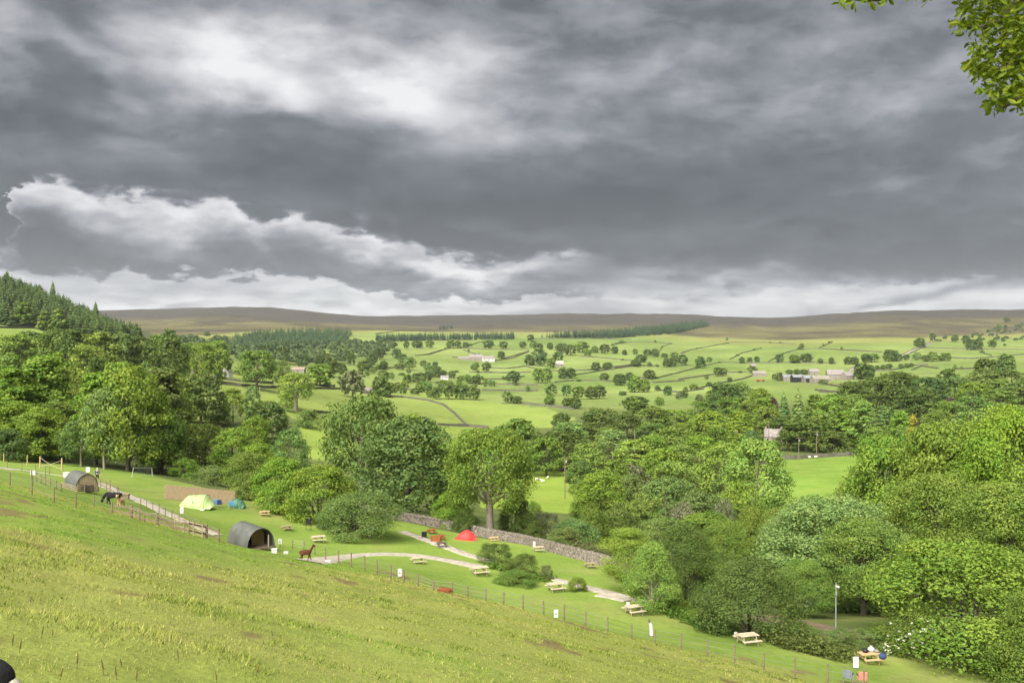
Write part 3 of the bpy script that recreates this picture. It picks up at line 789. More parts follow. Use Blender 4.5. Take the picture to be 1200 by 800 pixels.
# --- the wooded river valley
for a in [
    (608, 491, 58, 300, 'broad', 'mid'), (585, 500, 40, 270, 'broad', 'mid'), (657, 506, 58, 300, 'broad2', 'dark'), (640, 512, 46, 285, 'broad', 'mid'), (690, 519, 50, 265, 'broad', 'mid'), (666, 495, 48, 335, 'broad', 'grey'),
    (702, 479, 50, 400, 'broad2', 'dark'), (658, 484, 28, 450, 'bush', 'dark'), (718, 503, 38, 340, 'ash', 'grey'), (745, 464, 32, 600, 'broad', 'dark'), (735, 483, 38, 430, 'broad', 'dark'), (765, 476, 46, 450, 'broad', 'mid'),
    (792, 480, 40, 455, 'broad', 'bright'), (745, 515, 52, 295, 'broad', 'lime'), (790, 499, 56, 310, 'broad', 'mid'), (768, 510, 40, 300, 'broad', 'bright'), (775, 525, 46, 265, 'broad', 'bright'), (812, 492, 42, 360, 'broad', 'mid'),
    (832, 482, 54, 405, 'broad', 'bright'), (866, 482, 36, 380, 'tall', 'bright'), (880, 504, 30, 335, 'bush', 'teal'), (820, 512, 48, 275, 'broad', 'bright'), (850, 519, 76, 205, 'ash', 'lime'),
    (790, 541, 66, 195, 'broad', 'lime'), (745, 545, 40, 232, 'bush', 'brown'), (828, 530, 46, 222, 'broad', 'brown'), (722, 538, 40, 225, 'broad', 'mid'), (703, 553, 66, 165, 'broad', 'bright'), (690, 562, 48, 175, 'broad', 'mid'),
    (780, 559, 62, 168, 'ash', 'olive'), (752, 580, 66, 140, 'bush', 'mid'), (866, 564, 56, 148, 'broad', 'bright'), (850, 585, 36, 140, 'bush', 'brown'), (818, 576, 60, 145, 'ash', 'olive'), (735, 556, 46, 178, 'broad', 'olive'),
    (694, 590, 42, 128, 'bush', 'mid'), (725, 590, 50, 132, 'bush', 'olive'), (775, 606, 66, 113, 'ash', 'grey'), (832, 602, 86, 110, 'broad', 'mid'), (800, 590, 50, 130, 'bush', 'brown'), (880, 595, 50, 125, 'bush', 'mid'), (905, 598, 50, 118, 'bush', 'mid'),
    (680, 540, 34, 240, 'broad', 'dark'), (710, 500, 30, 360, 'broad', 'mid'), (700, 530, 40, 250, 'broad', 'mid'), (760, 535, 40, 235, 'bush', 'mid'), (800, 520, 40, 270, 'broad', 'mid'), (765, 495, 40, 380, 'broad', 'mid'), (840, 500, 36, 350, 'broad', 'mid'),
    (850, 449, 40, 520, 'broad2', 'dark'), (868, 448, 34, 530, 'broad', 'grey'), (838, 456, 26, 540, 'broad', 'dark'), (890, 455, 30, 500, 'broad', 'bright'), (878, 470, 30, 440, 'broad', 'mid'), (896, 466, 32, 430, 'tall', 'bright'), (855, 466, 40, 470, 'broad', 'mid'), (820, 470, 30, 480, 'broad', 'mid'),
    (906, 466, 15, 440, 'broad', 'copper'), (899, 476, 34, 395, 'broad', 'mid'), (916, 486, 34, 390, 'broad', 'dark'), (905, 482, 30, 400, 'broad', 'mid'), (956, 462, 34, 420, 'tall', 'mid'), (978, 462, 44, 400, 'broad', 'bright'), (945, 490, 62, 348, 'broad2', 'dark'), (965, 484, 44, 352, 'broad', 'mid'), (988, 482, 46, 350, 'tall', 'bright'), (1012, 470, 42, 345, 'tall', 'lime'),
    (1036, 476, 44, 335, 'tall', 'olive'), (1056, 482, 34, 320, 'tall', 'bright'), (1000, 462, 40, 420, 'broad', 'mid'), (1025, 500, 40, 320, 'bush', 'mid'), (925, 500, 34, 350, 'bush', 'dark'), (975, 505, 46, 338, 'bush', 'dark'),
    (1003, 447, 42, 470, 'broad2', 'dark'), (1028, 442, 40, 500, 'broad2', 'dark'), (1054, 436, 50, 500, 'broad2', 'dark'), (1088, 442, 40, 480, 'broad2', 'teal'), (1076, 456, 54, 400, 'broad2', 'dark'), (1111, 432, 24, 580, 'broad', 'dark'),
    (1155, 420, 26, 640, 'broad2', 'dark'), (1178, 415, 24, 660, 'broad', 'dark'), (1120, 441, 44, 480, 'broad', 'olive'), (1150, 436, 46, 490, 'broad', 'olive'), (1185, 434, 50, 480, 'broad', 'olive'), (1113, 466, 16, 400, 'broad', 'copper'),
    (1138, 464, 44, 380, 'ash', 'grey'), (1168, 456, 44, 390, 'broad', 'mid'), (1195, 448, 50, 400, 'broad', 'olive'), (1110, 470, 40, 350, 'broad', 'mid'), (1140, 448, 40, 430, 'broad', 'bright'), (1170, 444, 36, 440, 'broad', 'mid'), (1100, 480, 44, 320, 'broad', 'mid'),
    (1140, 482, 50, 300, 'ash', 'grey'), (1180, 474, 50, 290, 'broad', 'mid'), (1110, 492, 40, 270, 'bush', 'mid'), (1085, 496, 40, 300, 'broad', 'mid'), (1215, 440, 50, 420, 'broad', 'mid'), (1060, 500, 30, 300, 'bush', 'mid'),
]: T(*a)
T(1069, 487, 19, 268, 'tall', 'gold', 'golden yellow-topped tree at the right end of the wood beyond the green field')
T(887, 514, 84, 176, 'ash', 'lime', 'large pale green tree with feathery crown left of the bright valley field')
# --- foreground right
T2(735, 617, 66, 697, 'ash', 'bright', 'bright leafy tree at the right end of the stone wall by the track')
T2(764, 636, 66, 720, 'birch', 'lime', 'feathery pale birch beside the track behind a picnic table')
T2(802, 615, 76, 712, 'broad', 'dark', 'shady tree behind the feathery pale birch')
T2(877, 655, 126, 749, 'bush', 'dark', 'dense dark glossy sycamore reaching the ground behind the rightmost empty picnic table')
T(848, 612, 60, 96, 'broad', 'mid', 'leafy tree rising behind the left shoulder of the dense glossy sycamore')
T(972, 583, 165, 88, 'broad2', 'grey', 'huge silvery green tree standing behind the tall lamp pole')
T(925, 600, 70, 94, 'broad', 'grey', 'silvery tree merging with the left side of the huge silvery tree')
T(1012, 610, 110, 80, 'broad', 'mid', 'leafy tree with dark shaded trunks beneath, just right of the lamp pole')
T(940, 655, 70, 76, 'broad', 'mid', 'low leafy tree overhanging the dark bank left of the lamp pole')
T(1042, 514, 104, 112, 'broad2', 'bright', 'yellowish domed tree forming the left shoulder of the tall right-hand trees')
T(1112, 497, 120, 106, 'broad2', 'mid', 'tall domed tree in the middle of the right-hand trees')
T(1190, 480, 140, 98, 'broad2', 'bright', 'tallest tree of the right-hand trees, cut by the picture edge')
T(1096, 555, 120, 95, 'broad', 'mid', 'broad tree below the domed right-hand trees')
T(1180, 566, 130, 84, 'broad', 'mid', 'leafy tree filling the right edge below the tallest tree')
T(1010, 560, 70, 118, 'broad', 'mid', 'tree peeping between the huge silvery tree and the yellowish domed tree')
T(1125, 636, 215, 63, 'bush', 'bright', 'great rounded leafy tree sweeping to the ground in the lower right corner')
T(1222, 690, 120, 56, 'bush', 'mid', 'leafy mass at the very edge of the lower right corner')
T(1066, 700, 84, 63, 'bush', 'mid', 'white-flowered elder bush beside the laden picnic table')
# ------------------------------------------------------------------ more materials
WOOD = mat('weathered_wood', (.30, .235, .15), .85, .45, 5, .3, stretch=(1, 1, 6))
WOOD_PALE = mat('pale_wood', (.42, .355, .25), .8, .35, 5, .25)
WOOD_DARK = mat('dark_wood', (.10, .085, .065), .85, .4, 5, .3)
WOOD_RED = mat('orange_wood', (.27, .065, .022), .7, .35, 5, .2)
FENCE_WOOD = mat('fence_wood', (.30, .225, .14), .85, .35, 3, .2, stretch=(6, 6, .6))
WOOD_NEW = mat('new_wood', (.46, .32, .17), .8, .3, 6, .2, stretch=(8, 8, 1))
POST = mat('post_wood', (.19, .145, .095), .9, .5, 7, .3)
STONE = mat('gritstone', (.20, .172, .14), .95, .8, 4.5, .6)
STONE_FAR = mat('field_wall_stone', (.105, .098, .072), .95, .4, .5, .2)
STONE_PALE = mat('pale_stone', (.22, .195, .16), .95, .3, .6, .3)
SLATE = mat('stone_slate', (.22, .195, .185), .9, .35, .8, .4)
GRAVEL = mat('gravel', (.37, .33, .265), .95, .42, 2.2, .6)
DIRT = mat('dirt', (.17, .125, .08), .95, .4, .9, .5)
TIN = mat('corrugated_tin', (.085, .09, .08), .6, .35, 1.2, .1, metal=.1)
IRON = mat('galvanised_steel', (.42, .43, .43), .45, .2, 4, 0, metal=.6)
WIRE = mat('wire', (.30, .30, .29), .5, .2, 4, 0, metal=.5)
WHITE = mat('white_paint', (.50, .50, .48), .6, .1, 4)
BLACK = mat('black_plastic', (.018, .018, .02), .5, .2, 4)
GLASS = mat('window_glass', (.03, .035, .04), .15, .3, 2, 0, spec=.5)
GREEN_NYLON = mat('lime_nylon', (.31, .43, .17), .6, .12, 2, .1)
TEAL_NYLON = mat('teal_nylon', (.05, .13, .075), .6, .15, 2, .1)
RED_NYLON = mat('red_nylon', (.72, .045, .04), .55, .15, 3, .15)
BLUE = mat('blue_fabric', (.10, .30, .62), .8, .2, 5)
NAVY = mat('navy_fabric', (.03, .05, .14), .8, .3, 5)
PINK = mat('salmon_fabric', (.65, .22, .16), .8, .25, 5)
TAN = mat('tan_fabric', (.50, .36, .22), .85, .25, 6)
GREY_FAB = mat('grey_fabric', (.19, .21, .25), .8, .25, 6)
FLEECE = mat('fleece', (.62, .58, .48), .95, .3, 14, .6)
BLACK_FLEECE = mat('black_fleece', (.012, .012, .014), .9, .5, 14, .5)
BROWN_FLEECE = mat('brown_fleece', (.075, .026, .012), .95, .5, 9, .6)
RUST_FLEECE = mat('rust_fleece', (.17, .052, .02), .95, .4, 9, .6)
TAN_FLEECE = mat('tan_fleece', (.46, .30, .15), .95, .3, 9, .5)
SKIN = mat('skin', (.55, .36, .27), .6, .1, 5)

# ------------------------------------------------------------------ tracks laid on the turf
def resample(pts, step):
    out = [pts[0]]
    for a, b in zip(pts[:-1], pts[1:]):
        n = max(1, int((b - a).length / step))
        for i in range(1, n + 1): out.append(a.lerp(b, i / n))
    return out
def smooth_line(pts, it=2):
    for _ in range(it):
        q = [pts[0]]
        for a, b in zip(pts[:-1], pts[1:]): q += [a.lerp(b, .25), a.lerp(b, .75)]
        pts = q + [pts[-1]]
    return pts
def strip(name, px, width, m, ymin=60, lift=.055, kind='structure', rough=.25):
    pts = smooth_line([ground(u, v, ymin) for u, v in px])
    pts = resample(pts, .6)
    vs, fs = [], []
    K = 6
    for i, p in enumerate(pts):
        d = pts[min(i + 1, len(pts) - 1)] - pts[max(i - 1, 0)]; d.z = 0; d.normalize()
        nrm = Vector((d.y, -d.x, 0))
        for k in range(K + 1):
            s = (k / K - .5)
            ww = width * (1 + rough * (float(vnoise(i * .55, k * 5.1, 3)) - .5)) if k in (0, K) else width
            q = p + nrm * s * ww
            vs.append((q.x, q.y, zf(q.x, q.y) + (lift if 0 < k < K else -.05)))
    for i in range(len(pts) - 1):
        for k in range(K):
            a = i * (K + 1) + k
            fs.append((a, a + K + 1, a + K + 2, a + 1))
    mb = MB(); mb.add(vs, fs)
    return tag(mb.build(name, m, None, True), kind=kind)
strip('gravel_track', [(-40, 544), (0, 547.5), (40, 552.5), (78, 558), (103, 563), (125, 570), (150, 581), (180, 594), (205, 606), (232, 618), (256, 627)], 2.5, GRAVEL, rough=.9)
strip('gravel_path', [(360, 660), (382, 655), (405, 651.5), (432, 649), (470, 649), (500, 652), (530, 657.5), (562, 664)], 2.7, GRAVEL, rough=.9)
strip('gravel_path', [(472, 622.5), (490, 628.5), (510, 636), (535, 645.5), (565, 655), (600, 666), (640, 676), (668, 683), (700, 691), (735, 700), (775, 709), (800, 716), (835, 724)], 1.8, GRAVEL, rough=.9)
strip('gravel_path', [(700, 697), (718, 700), (736, 704)], 1.5, GRAVEL)
strip('dirt_bank', [(890, 722), (925, 729), (960, 737), (1000, 744), (1030, 748)], 4.5, DIRT, ymin=58, lift=.12)

# ------------------------------------------------------------------ drystone walls
def stone_wall(px, h, label, ymin=60):
    pts = resample(smooth_line([ground(u, v, ymin) for u, v in px], 1), .5)
    c0 = pts[len(pts) // 2]
    root = empty('stone_wall', c0, 0, label, 'wall')
    rng = random.Random(3)
    L = [0.0]
    for a, b in zip(pts[:-1], pts[1:]): L.append(L[-1] + (b - a).to_2d().length)
    def where(s):
        i = min(max(int(np.searchsorted(L, s)) - 1, 0), len(pts) - 2)
        t = (s - L[i]) / max(L[i + 1] - L[i], 1e-6)
        p = pts[i].lerp(pts[i + 1], t); d = pts[i + 1] - pts[i]
        return p, math.atan2(d.y, d.x), d.z / max(d.to_2d().length, 1e-6)
    mb = MB(); cp = MB()
    courses = 8; ch = (h - .16) / courses
    for c in range(courses):
        s = rng.uniform(0, .2)
        while s < L[-1]:
            l = rng.uniform(.20, .52)
            p, a, sl = where(min(s + l / 2, L[-1]))
            hh = ch * rng.uniform(.86, 1.0)
            mb.box(p - c0 + Vector((0, 0, c * ch + ch / 2 - .03)), (l * .95, .52 - c * .018 + rng.uniform(-.05, .05), hh), (rng.uniform(-.04, .04), math.atan(-sl) + rng.uniform(-.04, .04), a + rng.uniform(-.05, .05)), rng.uniform(.86, 1))
            s += l
    s = 0
    while s < L[-1]:
        l = rng.uniform(.12, .26)
        p, a, sl = where(s + l / 2)
        cp.box(p - c0 + Vector((0, 0, h - .12 + rng.uniform(-.02, .03))), (l * .92, .46, rng.uniform(.16, .25)), (0, math.atan(-sl) + rng.uniform(-.2, .2), a + rng.uniform(-.1, .1)), .85)
        s += l
    tag(mb.build('stones', STONE, root), kind='stuff')
    tag(cp.build('coping', STONE, root), kind='stuff')
    return root
stone_wall([(425, 601), (456, 608), (490, 613.5), (528, 620.5), (566, 629), (610, 637), (640, 645), (670, 653), (705, 662), (716, 666)], 1.2, 'long grey drystone wall with pale coping running behind the red tunnel tent')

WALLS = []
def zoomed(u0, v0, k, lines): return [[(u0 + x / k, v0 + y / k) for x, y in l] for l in lines]
WALLS += zoomed(440, 350, 4, [
    [(185, 268), (250, 262), (330, 236), (400, 232), (560, 238), (720, 240)], [(440, 222), (480, 206), (520, 200)], [(240, 262), (300, 244), (330, 237)],
    [(360, 275), (430, 280), (520, 296), (640, 280), (720, 248)], [(530, 325), (620, 328), (700, 318), (760, 330), (860, 340), (1000, 335), (1200, 310)],
    [(440, 345), (540, 348), (640, 348), (730, 345)], [(490, 378), (600, 378), (700, 365)], [(480, 400), (560, 400), (690, 405), (760, 408)],
    [(500, 430), (620, 432), (760, 434)], [(860, 372), (960, 355), (1080, 335), (1200, 318)], [(840, 392), (930, 385), (1060, 385), (1200, 400)],
    [(960, 270), (1060, 278), (1200, 290)], [(1100, 222), (1150, 208), (1200, 202)], [(590, 282), (650, 268), (720, 246)], [(410, 240), (460, 258), (500, 272)],
    [(0, 165), (60, 158), (200, 150), (240, 156)], [(730, 190), (900, 190), (1200, 190)], [(60, 412), (130, 420), (220, 440)], [(690, 492), (760, 500), (860, 510), (930, 520)],
    [(0, 196), (120, 196), (300, 196), (440, 192)], [(0, 330), (120, 322), (190, 318)],
])
WALLS += zoomed(720, 350, 4, [
    [(0, 210), (60, 205), (200, 205), (270, 210)], [(270, 210), (225, 225), (208, 252)], [(310, 258), (360, 240), (440, 225), (540, 207)], [(540, 285), (600, 255), (690, 232)],
    [(720, 298), (790, 258), (860, 238), (960, 236), (1200, 248)], [(960, 232), (1020, 202)], [(170, 380), (250, 360), (350, 335), (400, 322)], [(0, 325), (100, 312), (210, 318)],
    [(400, 320), (500, 298), (620, 302), (800, 300), (1040, 302)], [(300, 380), (420, 362), (520, 348), (620, 345)], [(380, 425), (480, 400), (600, 378), (650, 360)], [(180, 395), (330, 385)],
    [(900, 385), (980, 400), (1060, 415)], [(940, 430), (1060, 440)], [(545, 205), (700, 205), (850, 212)], [(0, 358), (90, 368), (180, 375)], [(210, 430), (300, 440), (420, 425)],
])
WALLS += zoomed(960, 340, 5, [
    [(0, 345), (160, 350), (370, 365)], [(20, 330), (80, 300)], [(580, 335), (740, 342), (900, 345), (1200, 350)], [(780, 398), (900, 402), (1200, 378)], [(540, 470), (600, 445), (700, 460)],
    [(940, 360), (1010, 385)], [(476, 388), (566, 342), (656, 306)], [(500, 388), (585, 345), (675, 306)], [(0, 597), (130, 602)], [(300, 475), (420, 470), (560, 440), (640, 438)], [(780, 462), (920, 460)],
])
WALLS += zoomed(160, 340, 4, [
    [(210, 375), (290, 395), (380, 415), (490, 430)], [(300, 435), (400, 440), (490, 450), (600, 458), (700, 460)], [(800, 460), (940, 465), (1010, 470)], [(1050, 480), (1130, 495), (1200, 505)],
    [(830, 575), (920, 580)], [(500, 430), (640, 440)], [(800, 445), (930, 452)],
])
NEARWALLS = zoomed(440, 350, 4, [[(0, 456), (130, 463), (250, 479), (320, 500), (370, 540), (430, 598)], [(290, 592), (400, 598), (440, 600), (530, 608)]])
WALLS += NEARWALLS
WALLS += [[(-30, 383), (40, 384), (90, 387), (110, 390), (160, 397)], [(880, 541), (930, 538), (975, 535), (1010, 533)], [(876, 546), (905, 542)]]
WRNG = random.Random(8)
for line in WALLS:
    raw = [ground(u, v, 200) for u, v in line]
    Ym = sum(p.y for p in raw) / len(raw)
    step = max(3.0, Ym / 130)
    pts = resample(raw, step)
    for q in pts: q.z = zf(q.x, q.y)
    c0 = pts[len(pts) // 2].copy()
    vs, fs = [], []
    for i, p in enumerate(pts):
        d = pts[min(i + 1, len(pts) - 1)] - pts[max(i - 1, 0)]; d.z = 0
        if d.length < 1e-6: d = Vector((1, 0, 0))
        d.normalize(); nr = Vector((d.y, -d.x, 0))
        h = WRNG.uniform(1.2, 1.7)
        q = p - c0
        vs += [q + nr * .42 - Vector((0, 0, .6)), q + nr * .27 + Vector((0, 0, h)), q - nr * .27 + Vector((0, 0, h + WRNG.uniform(-.12, .12))), q - nr * .42 - Vector((0, 0, .6))]
    for i in range(len(pts) - 1):
        a, b = i * 4, i * 4 + 4
        for k in range(3): fs.append((a + k, b + k, b + k + 1, a + k + 1))
    fs += [(0, 1, 2, 3), tuple(len(vs) - 4 + k for k in (3, 2, 1, 0))]
    mb = MB(); mb.add(vs, fs)
    o = mb.build('field_wall', STONE_FAR, None, loc=c0)
    tag(o, None, 'wall')
    mid = line[len(line) // 2]
    slope = 'level' if abs(line[-1][1] - line[0][1]) < .06 * abs(line[-1][0] - line[0][0]) else ('falling rightward' if line[-1][1] > line[0][1] else 'climbing rightward')
    THINGS.append((o, mid[0], mid[1], 1.4, slope, 'far', 'wall'))
strip('moor_road', [(1056, 417.5), (1075, 409), (1093, 401.5)], 6, GRAVEL, ymin=800, lift=.6)

# ------------------------------------------------------------------ posts, fences, gates
def h_of(vt, vb, Y): return (vb - vt) / F * Y
def fence(name, label, posts, wires=3, r=.05, ymin=40, m=POST, thick=(), braces=(), rails=0):
    P = []
    for u, vt, vb in posts:
        p = ground(u, vb, ymin); P.append((p, h_of(vt, vb, p.y)))
    root = empty(name, P[0][0], 0, label, 'fence')
    o0 = P[0][0]
    rng = random.Random(len(posts) * 7)
    for i, (p, h) in enumerate(P):
        k = r * (1.9 if i in thick else 1)
        mb = MB(); tx, ty = rng.uniform(-.035, .035) * h, rng.uniform(-.03, .03) * h
        mb.tube([(0, 0, -.3), (tx * .5, ty * .5, h * .5), (tx, ty, h), (tx, ty, h + .02)], [k, k * .96, k * .92, k * .5], 7)
        mb.build('post', m, root, loc=p - o0)
    for (i, j) in braces:
        mb = MB(); a, b = P[i], P[j]
        mb.beam(a[0] - o0 + Vector((0, 0, a[1] * .8)), b[0] - o0 + Vector((0, 0, .1)), .07, .07)
        mb.build('brace', m, root)
    for w_ in range(rails):
        t = (w_ + .7) / rails * .95
        for i in range(len(P) - 1):
            mb = MB(); a, b = P[i], P[i + 1]
            mb.beam(a[0] - o0 + Vector((0, -.05, a[1] * t)), b[0] - o0 + Vector((0, -.05, b[1] * t)), .035, .10)
            mb.build('rail', m, root)
    for w_ in range(wires):
        t = .96 - w_ * (.62 / max(1, wires - 1))
        pts = []
        for i in range(len(P)):
            pts.append(P[i][0] - o0 + Vector((0, -.04, P[i][1] * t)))
        MB().tube(pts, .007, 4).build('wire', WIRE, root)
    return root
fence('wire_fence', 'post and wire fence curving along the near meadow edge below the picnic tables',
      [(343, 632, 643), (356, 634, 644.5), (369, 638, 650), (381.6, 641, 656), (397, 645, 661), (411.5, 647, 665), (427.6, 651, 669), (442, 656, 673), (458, 661, 679), (473, 668, 683), (490, 673, 687), (508, 680, 692), (529.6, 682, 696), (548, 688, 702), (569, 693, 708),
       (590, 697, 713), (613, 701, 719), (637, 707, 724), (661, 712, 731), (686, 718, 736), (712, 724, 742), (740, 731, 748), (767.6, 737, 754), (798, 742, 761), (829, 749, 769), (861, 757, 779), (895, 765, 786), (932, 772, 795), (970, 780, 803), (1012, 790, 816)], 3, .05, 50)
fence('wire_fence', 'leaning post and wire fence across the upper left meadow near the farther shelter',
      [(-20, 549, 562), (12, 553, 569), (37.5, 551, 580), (63.5, 571, 589), (89, 577, 595), (110, 580, 593), (131, 588, 602)], 3, .045, 40)
fence('rail_fence', 'short timber fence with thick braced end post left of the open metal shelter',
      [(131, 590, 600), (153.6, 592, 607), (163.6, 600, 615), (169.6, 603, 615), (184.4, 606, 621), (203, 616, 627), (222, 617, 633), (241.6, 614, 631), (256.5, 620, 636)], 1, .06, 60, thick=(1, 4, 7), braces=((4, 5), (1, 2)), rails=2)
fence('wire_fence', 'low line of stakes along the near side of the gravel track',
      [(140, 575, 585), (152, 581, 590), (164.6, 583, 593), (172, 585, 595.5), (179, 588, 598), (186.4, 590, 600.5), (193.6, 593, 603.5), (201.4, 597, 607), (209.6, 600, 610.5), (218, 604, 614), (226.4, 607, 617), (234.4, 610, 620)], 2, .045, 60)
fence('wire_fence', 'stakes along the near edge of the pale track at far left',
      [(8.5, 540, 549), (25.5, 542, 551), (41.5, 544, 554), (53, 546, 556), (58, 546.5, 556)], 2, .05, 60)
fence('rail_fence', 'stubby paddock fence running from the upper left towards the farther metal shelter',
      [(43, 553, 565), (48, 556, 567), (53.3, 556, 568.5), (59, 560, 570), (66, 563, 573), (72, 566, 577)], 2, .06, 60, rails=1)
fence('rail_fence', 'low rail fence behind the farther metal shelter beside the track',
      [(92, 551, 560), (98, 553, 562), (104, 554, 564), (118, 560, 570), (125, 564, 575), (129, 562, 578), (138, 570, 583)], 0, .06, 60, rails=2)
# hurdles in front of the far shelter
def hurdle(label, a, b, h, nb=4):
    A, B = ground(*a, 60), ground(*b, 60)
    root = empty('hurdle', A, 0, label, 'hurdle')
    for k in range(nb):
        mb = MB(); z = h * (k + .6) / nb
        mb.beam((0, 0, z), B - A + Vector((0, 0, z)), .03, .07); mb.build('bar', WOOD, root)
    for t in (0.02, .34, .67, .98):
        mb = MB(); p = (B - A) * t; mb.beam(p + Vector((0, -.04, 0)), p + Vector((0, -.04, h)), .06, .04); mb.build('upright', WOOD, root)
    return root
hurdle('wooden hurdle across the plank front of the farther metal shelter', (91, 577), (113, 576), .85)
hurdle('wooden hurdle along the side of the farther metal shelter', (72, 571), (90, 577), .6, 3)
hurdle('grey timber gate lying between the thick posts beside the open metal shelter', (204, 631), (238, 636), .95, 4)
# panel fence behind the tents
def panel_fence():
    A, B = at(193, 108), at(275.5, 111)
    root = empty('panel_fence', A, 0, 'long closeboard wooden fence of upright pale boards behind the lime tunnel tent', 'fence')
    d = B - A; n = 5; ang_ = math.atan2(d.y, d.x); H = h_of(572.5, 588.5, (A.y + B.y) / 2)
    rng = random.Random(4)
    for k in range(n):
        mb = MB(); a = d * (k / n); L = d.to_2d().length / n
        nb = 13
        for i in range(nb):
            t = (i + .5) / nb
            p = a + d / n * t
            hh = H + rng.uniform(-.02, .02)
            mb.box((p.x, p.y - .02 - .016 * (i % 2), p.z + hh / 2), (L / nb * 1.08, .022, hh), (0, rng.uniform(-.006, .006), ang_))
        o = mb.build('panel', FENCE_WOOD, root)
        for z in (.3, H * .8):
            mb = MB(); mb.beam(a + Vector((0, .03, z)), a + d / n + Vector((0, .03, z)), .05, .08); mb.build('rail', WOOD_NEW, root)
    for k in range(n + 1):
        mb = MB(); p = d * (k / n); mb.box((p.x, p.y + .08, p.z + H / 2), (.1, .1, H * 1.02)); mb.build('post', WOOD, root)
panel_fence()

# ------------------------------------------------------------------ metal shelters
def shelter(uv, axis, W, L, H, label, planked, Y=None):
    p = ground(*uv, 62) if Y is None else at(uv[0], Y)
    ang_ = math.atan2(axis[1], axis[0])          # local +x is the axis, the front faces +x
    root = empty('metal_shelter', p, ang_, label, 'shelter')
    def arc(x, k=1.0, n=28, corr=True, i=0):
        out = []
        for j in range(n + 1):
            a = math.pi * j / n
            out.append(Vector((x, -W / 2 * math.cos(a) * k, max(0, H * math.sin(a) ** .82) * k)))
        return out
    mb = MB(); nx = 60
    rows_ = [arc(-L + L * i / nx, 1.0 + (.012 if i % 2 else -.004)) for i in range(nx + 1)]
    n = len(rows_[0])
    inner = [[v * 1.0 for v in arc(-L + L * i / nx, .975)] for i in (0, nx)]
    vs = [v for r_ in rows_ for v in r_]
    fs = [(i * n + j, (i + 1) * n + j, (i + 1) * n + j + 1, i * n + j + 1) for i in range(nx) for j in range(n - 1)]
    mb.add(vs, fs)
    mb.add(inner[0] + inner[1], [(j, j + 1, n + j + 1, n + j) for j in range(n - 1)])
    mb.add(rows_[-1] + inner[1], [(j, n + j, n + j + 1, j + 1) for j in range(n - 1)])
    mb.build('tin_shell', TIN, root)
    # back wall of planks
    def endwall(name, x, m, y0=-W / 2 * .96, y1=W / 2 * .96, nb=12):
        for k in range(nb):
            a, b = y0 + (y1 - y0) * k / nb, y0 + (y1 - y0) * (k + 1) / nb
            hz = lambda y: H * .965 * max(0.02, 1 - (abs(y) / (W / 2 * .975)) ** 2.2) ** .46
            g_ = (b - a) * .05
            mb = MB()
            mb.add([(x, a + g_, 0), (x, b - g_, 0), (x, b - g_, hz(b)), (x, a + g_, hz(a)), (x + .03, a + g_, 0), (x + .03, b - g_, 0), (x + .03, b - g_, hz(b)), (x + .03, a + g_, hz(a))],
                   [(3, 2, 1, 0), (4, 5, 6, 7), (0, 1, 5, 4), (2, 3, 7, 6), (1, 2, 6, 5), (3, 0, 4, 7)])
            mb.build(name, m, root)
    MB().box((-L / 2, 0, .06), (L * .96, W * .95, .12)).build('floor', DIRT, root)
    endwall('back_board', -L + .05, WOOD_DARK)
    if planked:
        endwall('front_board', -.12, WOOD, nb=10)
        MB().box((.02, 0, .42), (.05, W * .5, .66)).build('low_door', WOOD_DARK, root)
    else:
        endwall('partition_board', -L * .42, WOOD_NEW, -.1, W * .42, 7)
        MB().tube([(-.3, W * .32, 0), (-.3, W * .32, H * .62)], .06, 6).build('prop', WOOD_PALE, root)
    MB().box((-L / 2, W / 2 + .03, .1), (L, .06, .2)).build('sill_board', WOOD_DARK, root)
    MB().box((-L / 2, -W / 2 - .03, .1), (L, .06, .2)).build('sill_board', WOOD_DARK, root)
    return root
sh1 = shelter((306, 644), (.66, -.75), 2.75, 4.3, 2.0, 'open-fronted arched corrugated metal shelter on the near meadow edge', False, 82)
shelter((102, 577), (.70, -.71), 2.35, 3.6, 1.95, 'arched metal animal shelter closed with a plank front at the upper left', True)

# ------------------------------------------------------------------ picnic tables
def picnic_mesh(m):
    top, bench, leg, brace = MB(), MB(), MB(), MB()
    for k in range(5): top.box((0, -.34 + .17 * k, .735), (1.55, .155, .045))
    for x in (-.62, .62): top.box((x * .85, 0, .692), (.09, .78, .04))
    for k in range(2): bench.box((0, -.075 + .15 * k, .44), (1.55, .14, .045))
    leg.beam((0, .30, .70), (0, .62, 0), .045, .095); leg.beam((0, -.30, .70), (0, -.62, 0), .045, .095)
    leg.beam((.0, -.80, .40), (.0, .80, .40), .095, .045)
    brace.beam((-.6, 0, .40), (-.05, 0, .69), .045, .09); brace.beam((.6, 0, .40), (.05, 0, .69), .045, .09)
    return (top.mesh('tabletop', m), bench.mesh('bench', m), leg.mesh('leg_frame', m), brace.mesh('brace', m))
PIC = {}
def picnic(u, v, wpx, rz, m, label, ymin=60, grp='picnic tables on the campsite'):
    if m.name not in PIC: PIC[m.name] = picnic_mesh(m)
    a, b, c, d = PIC[m.name]
    p = ground(u, v, ymin)
    s = min(1.35, max(.7, wpx / F * p.y / 2.0))
    rz = rz if m is WOOD_RED else 24 + rz * .6
    root = empty('picnic_table', p - Vector((0, 0, .03)), R(rz), label, 'picnic table', grp)
    root.scale = (s, s, s)
    put('tabletop', a, root)
    for y in (-.74, .74): put('bench', b, root, (0, y, 0))
    for x in (-.53, .53): put('leg_frame', c, root, (x, 0, 0))
    put('brace', d, root)
    return root, s
t_goods, sg = picnic(260, 589, 15, 8, WOOD_RED, 'reddish picnic table with camping things on top beside the panel fence')
picnic(310, 604, 15, -5, WOOD_NEW, 'golden brown picnic table farthest up the lawn near the hedge bushes')
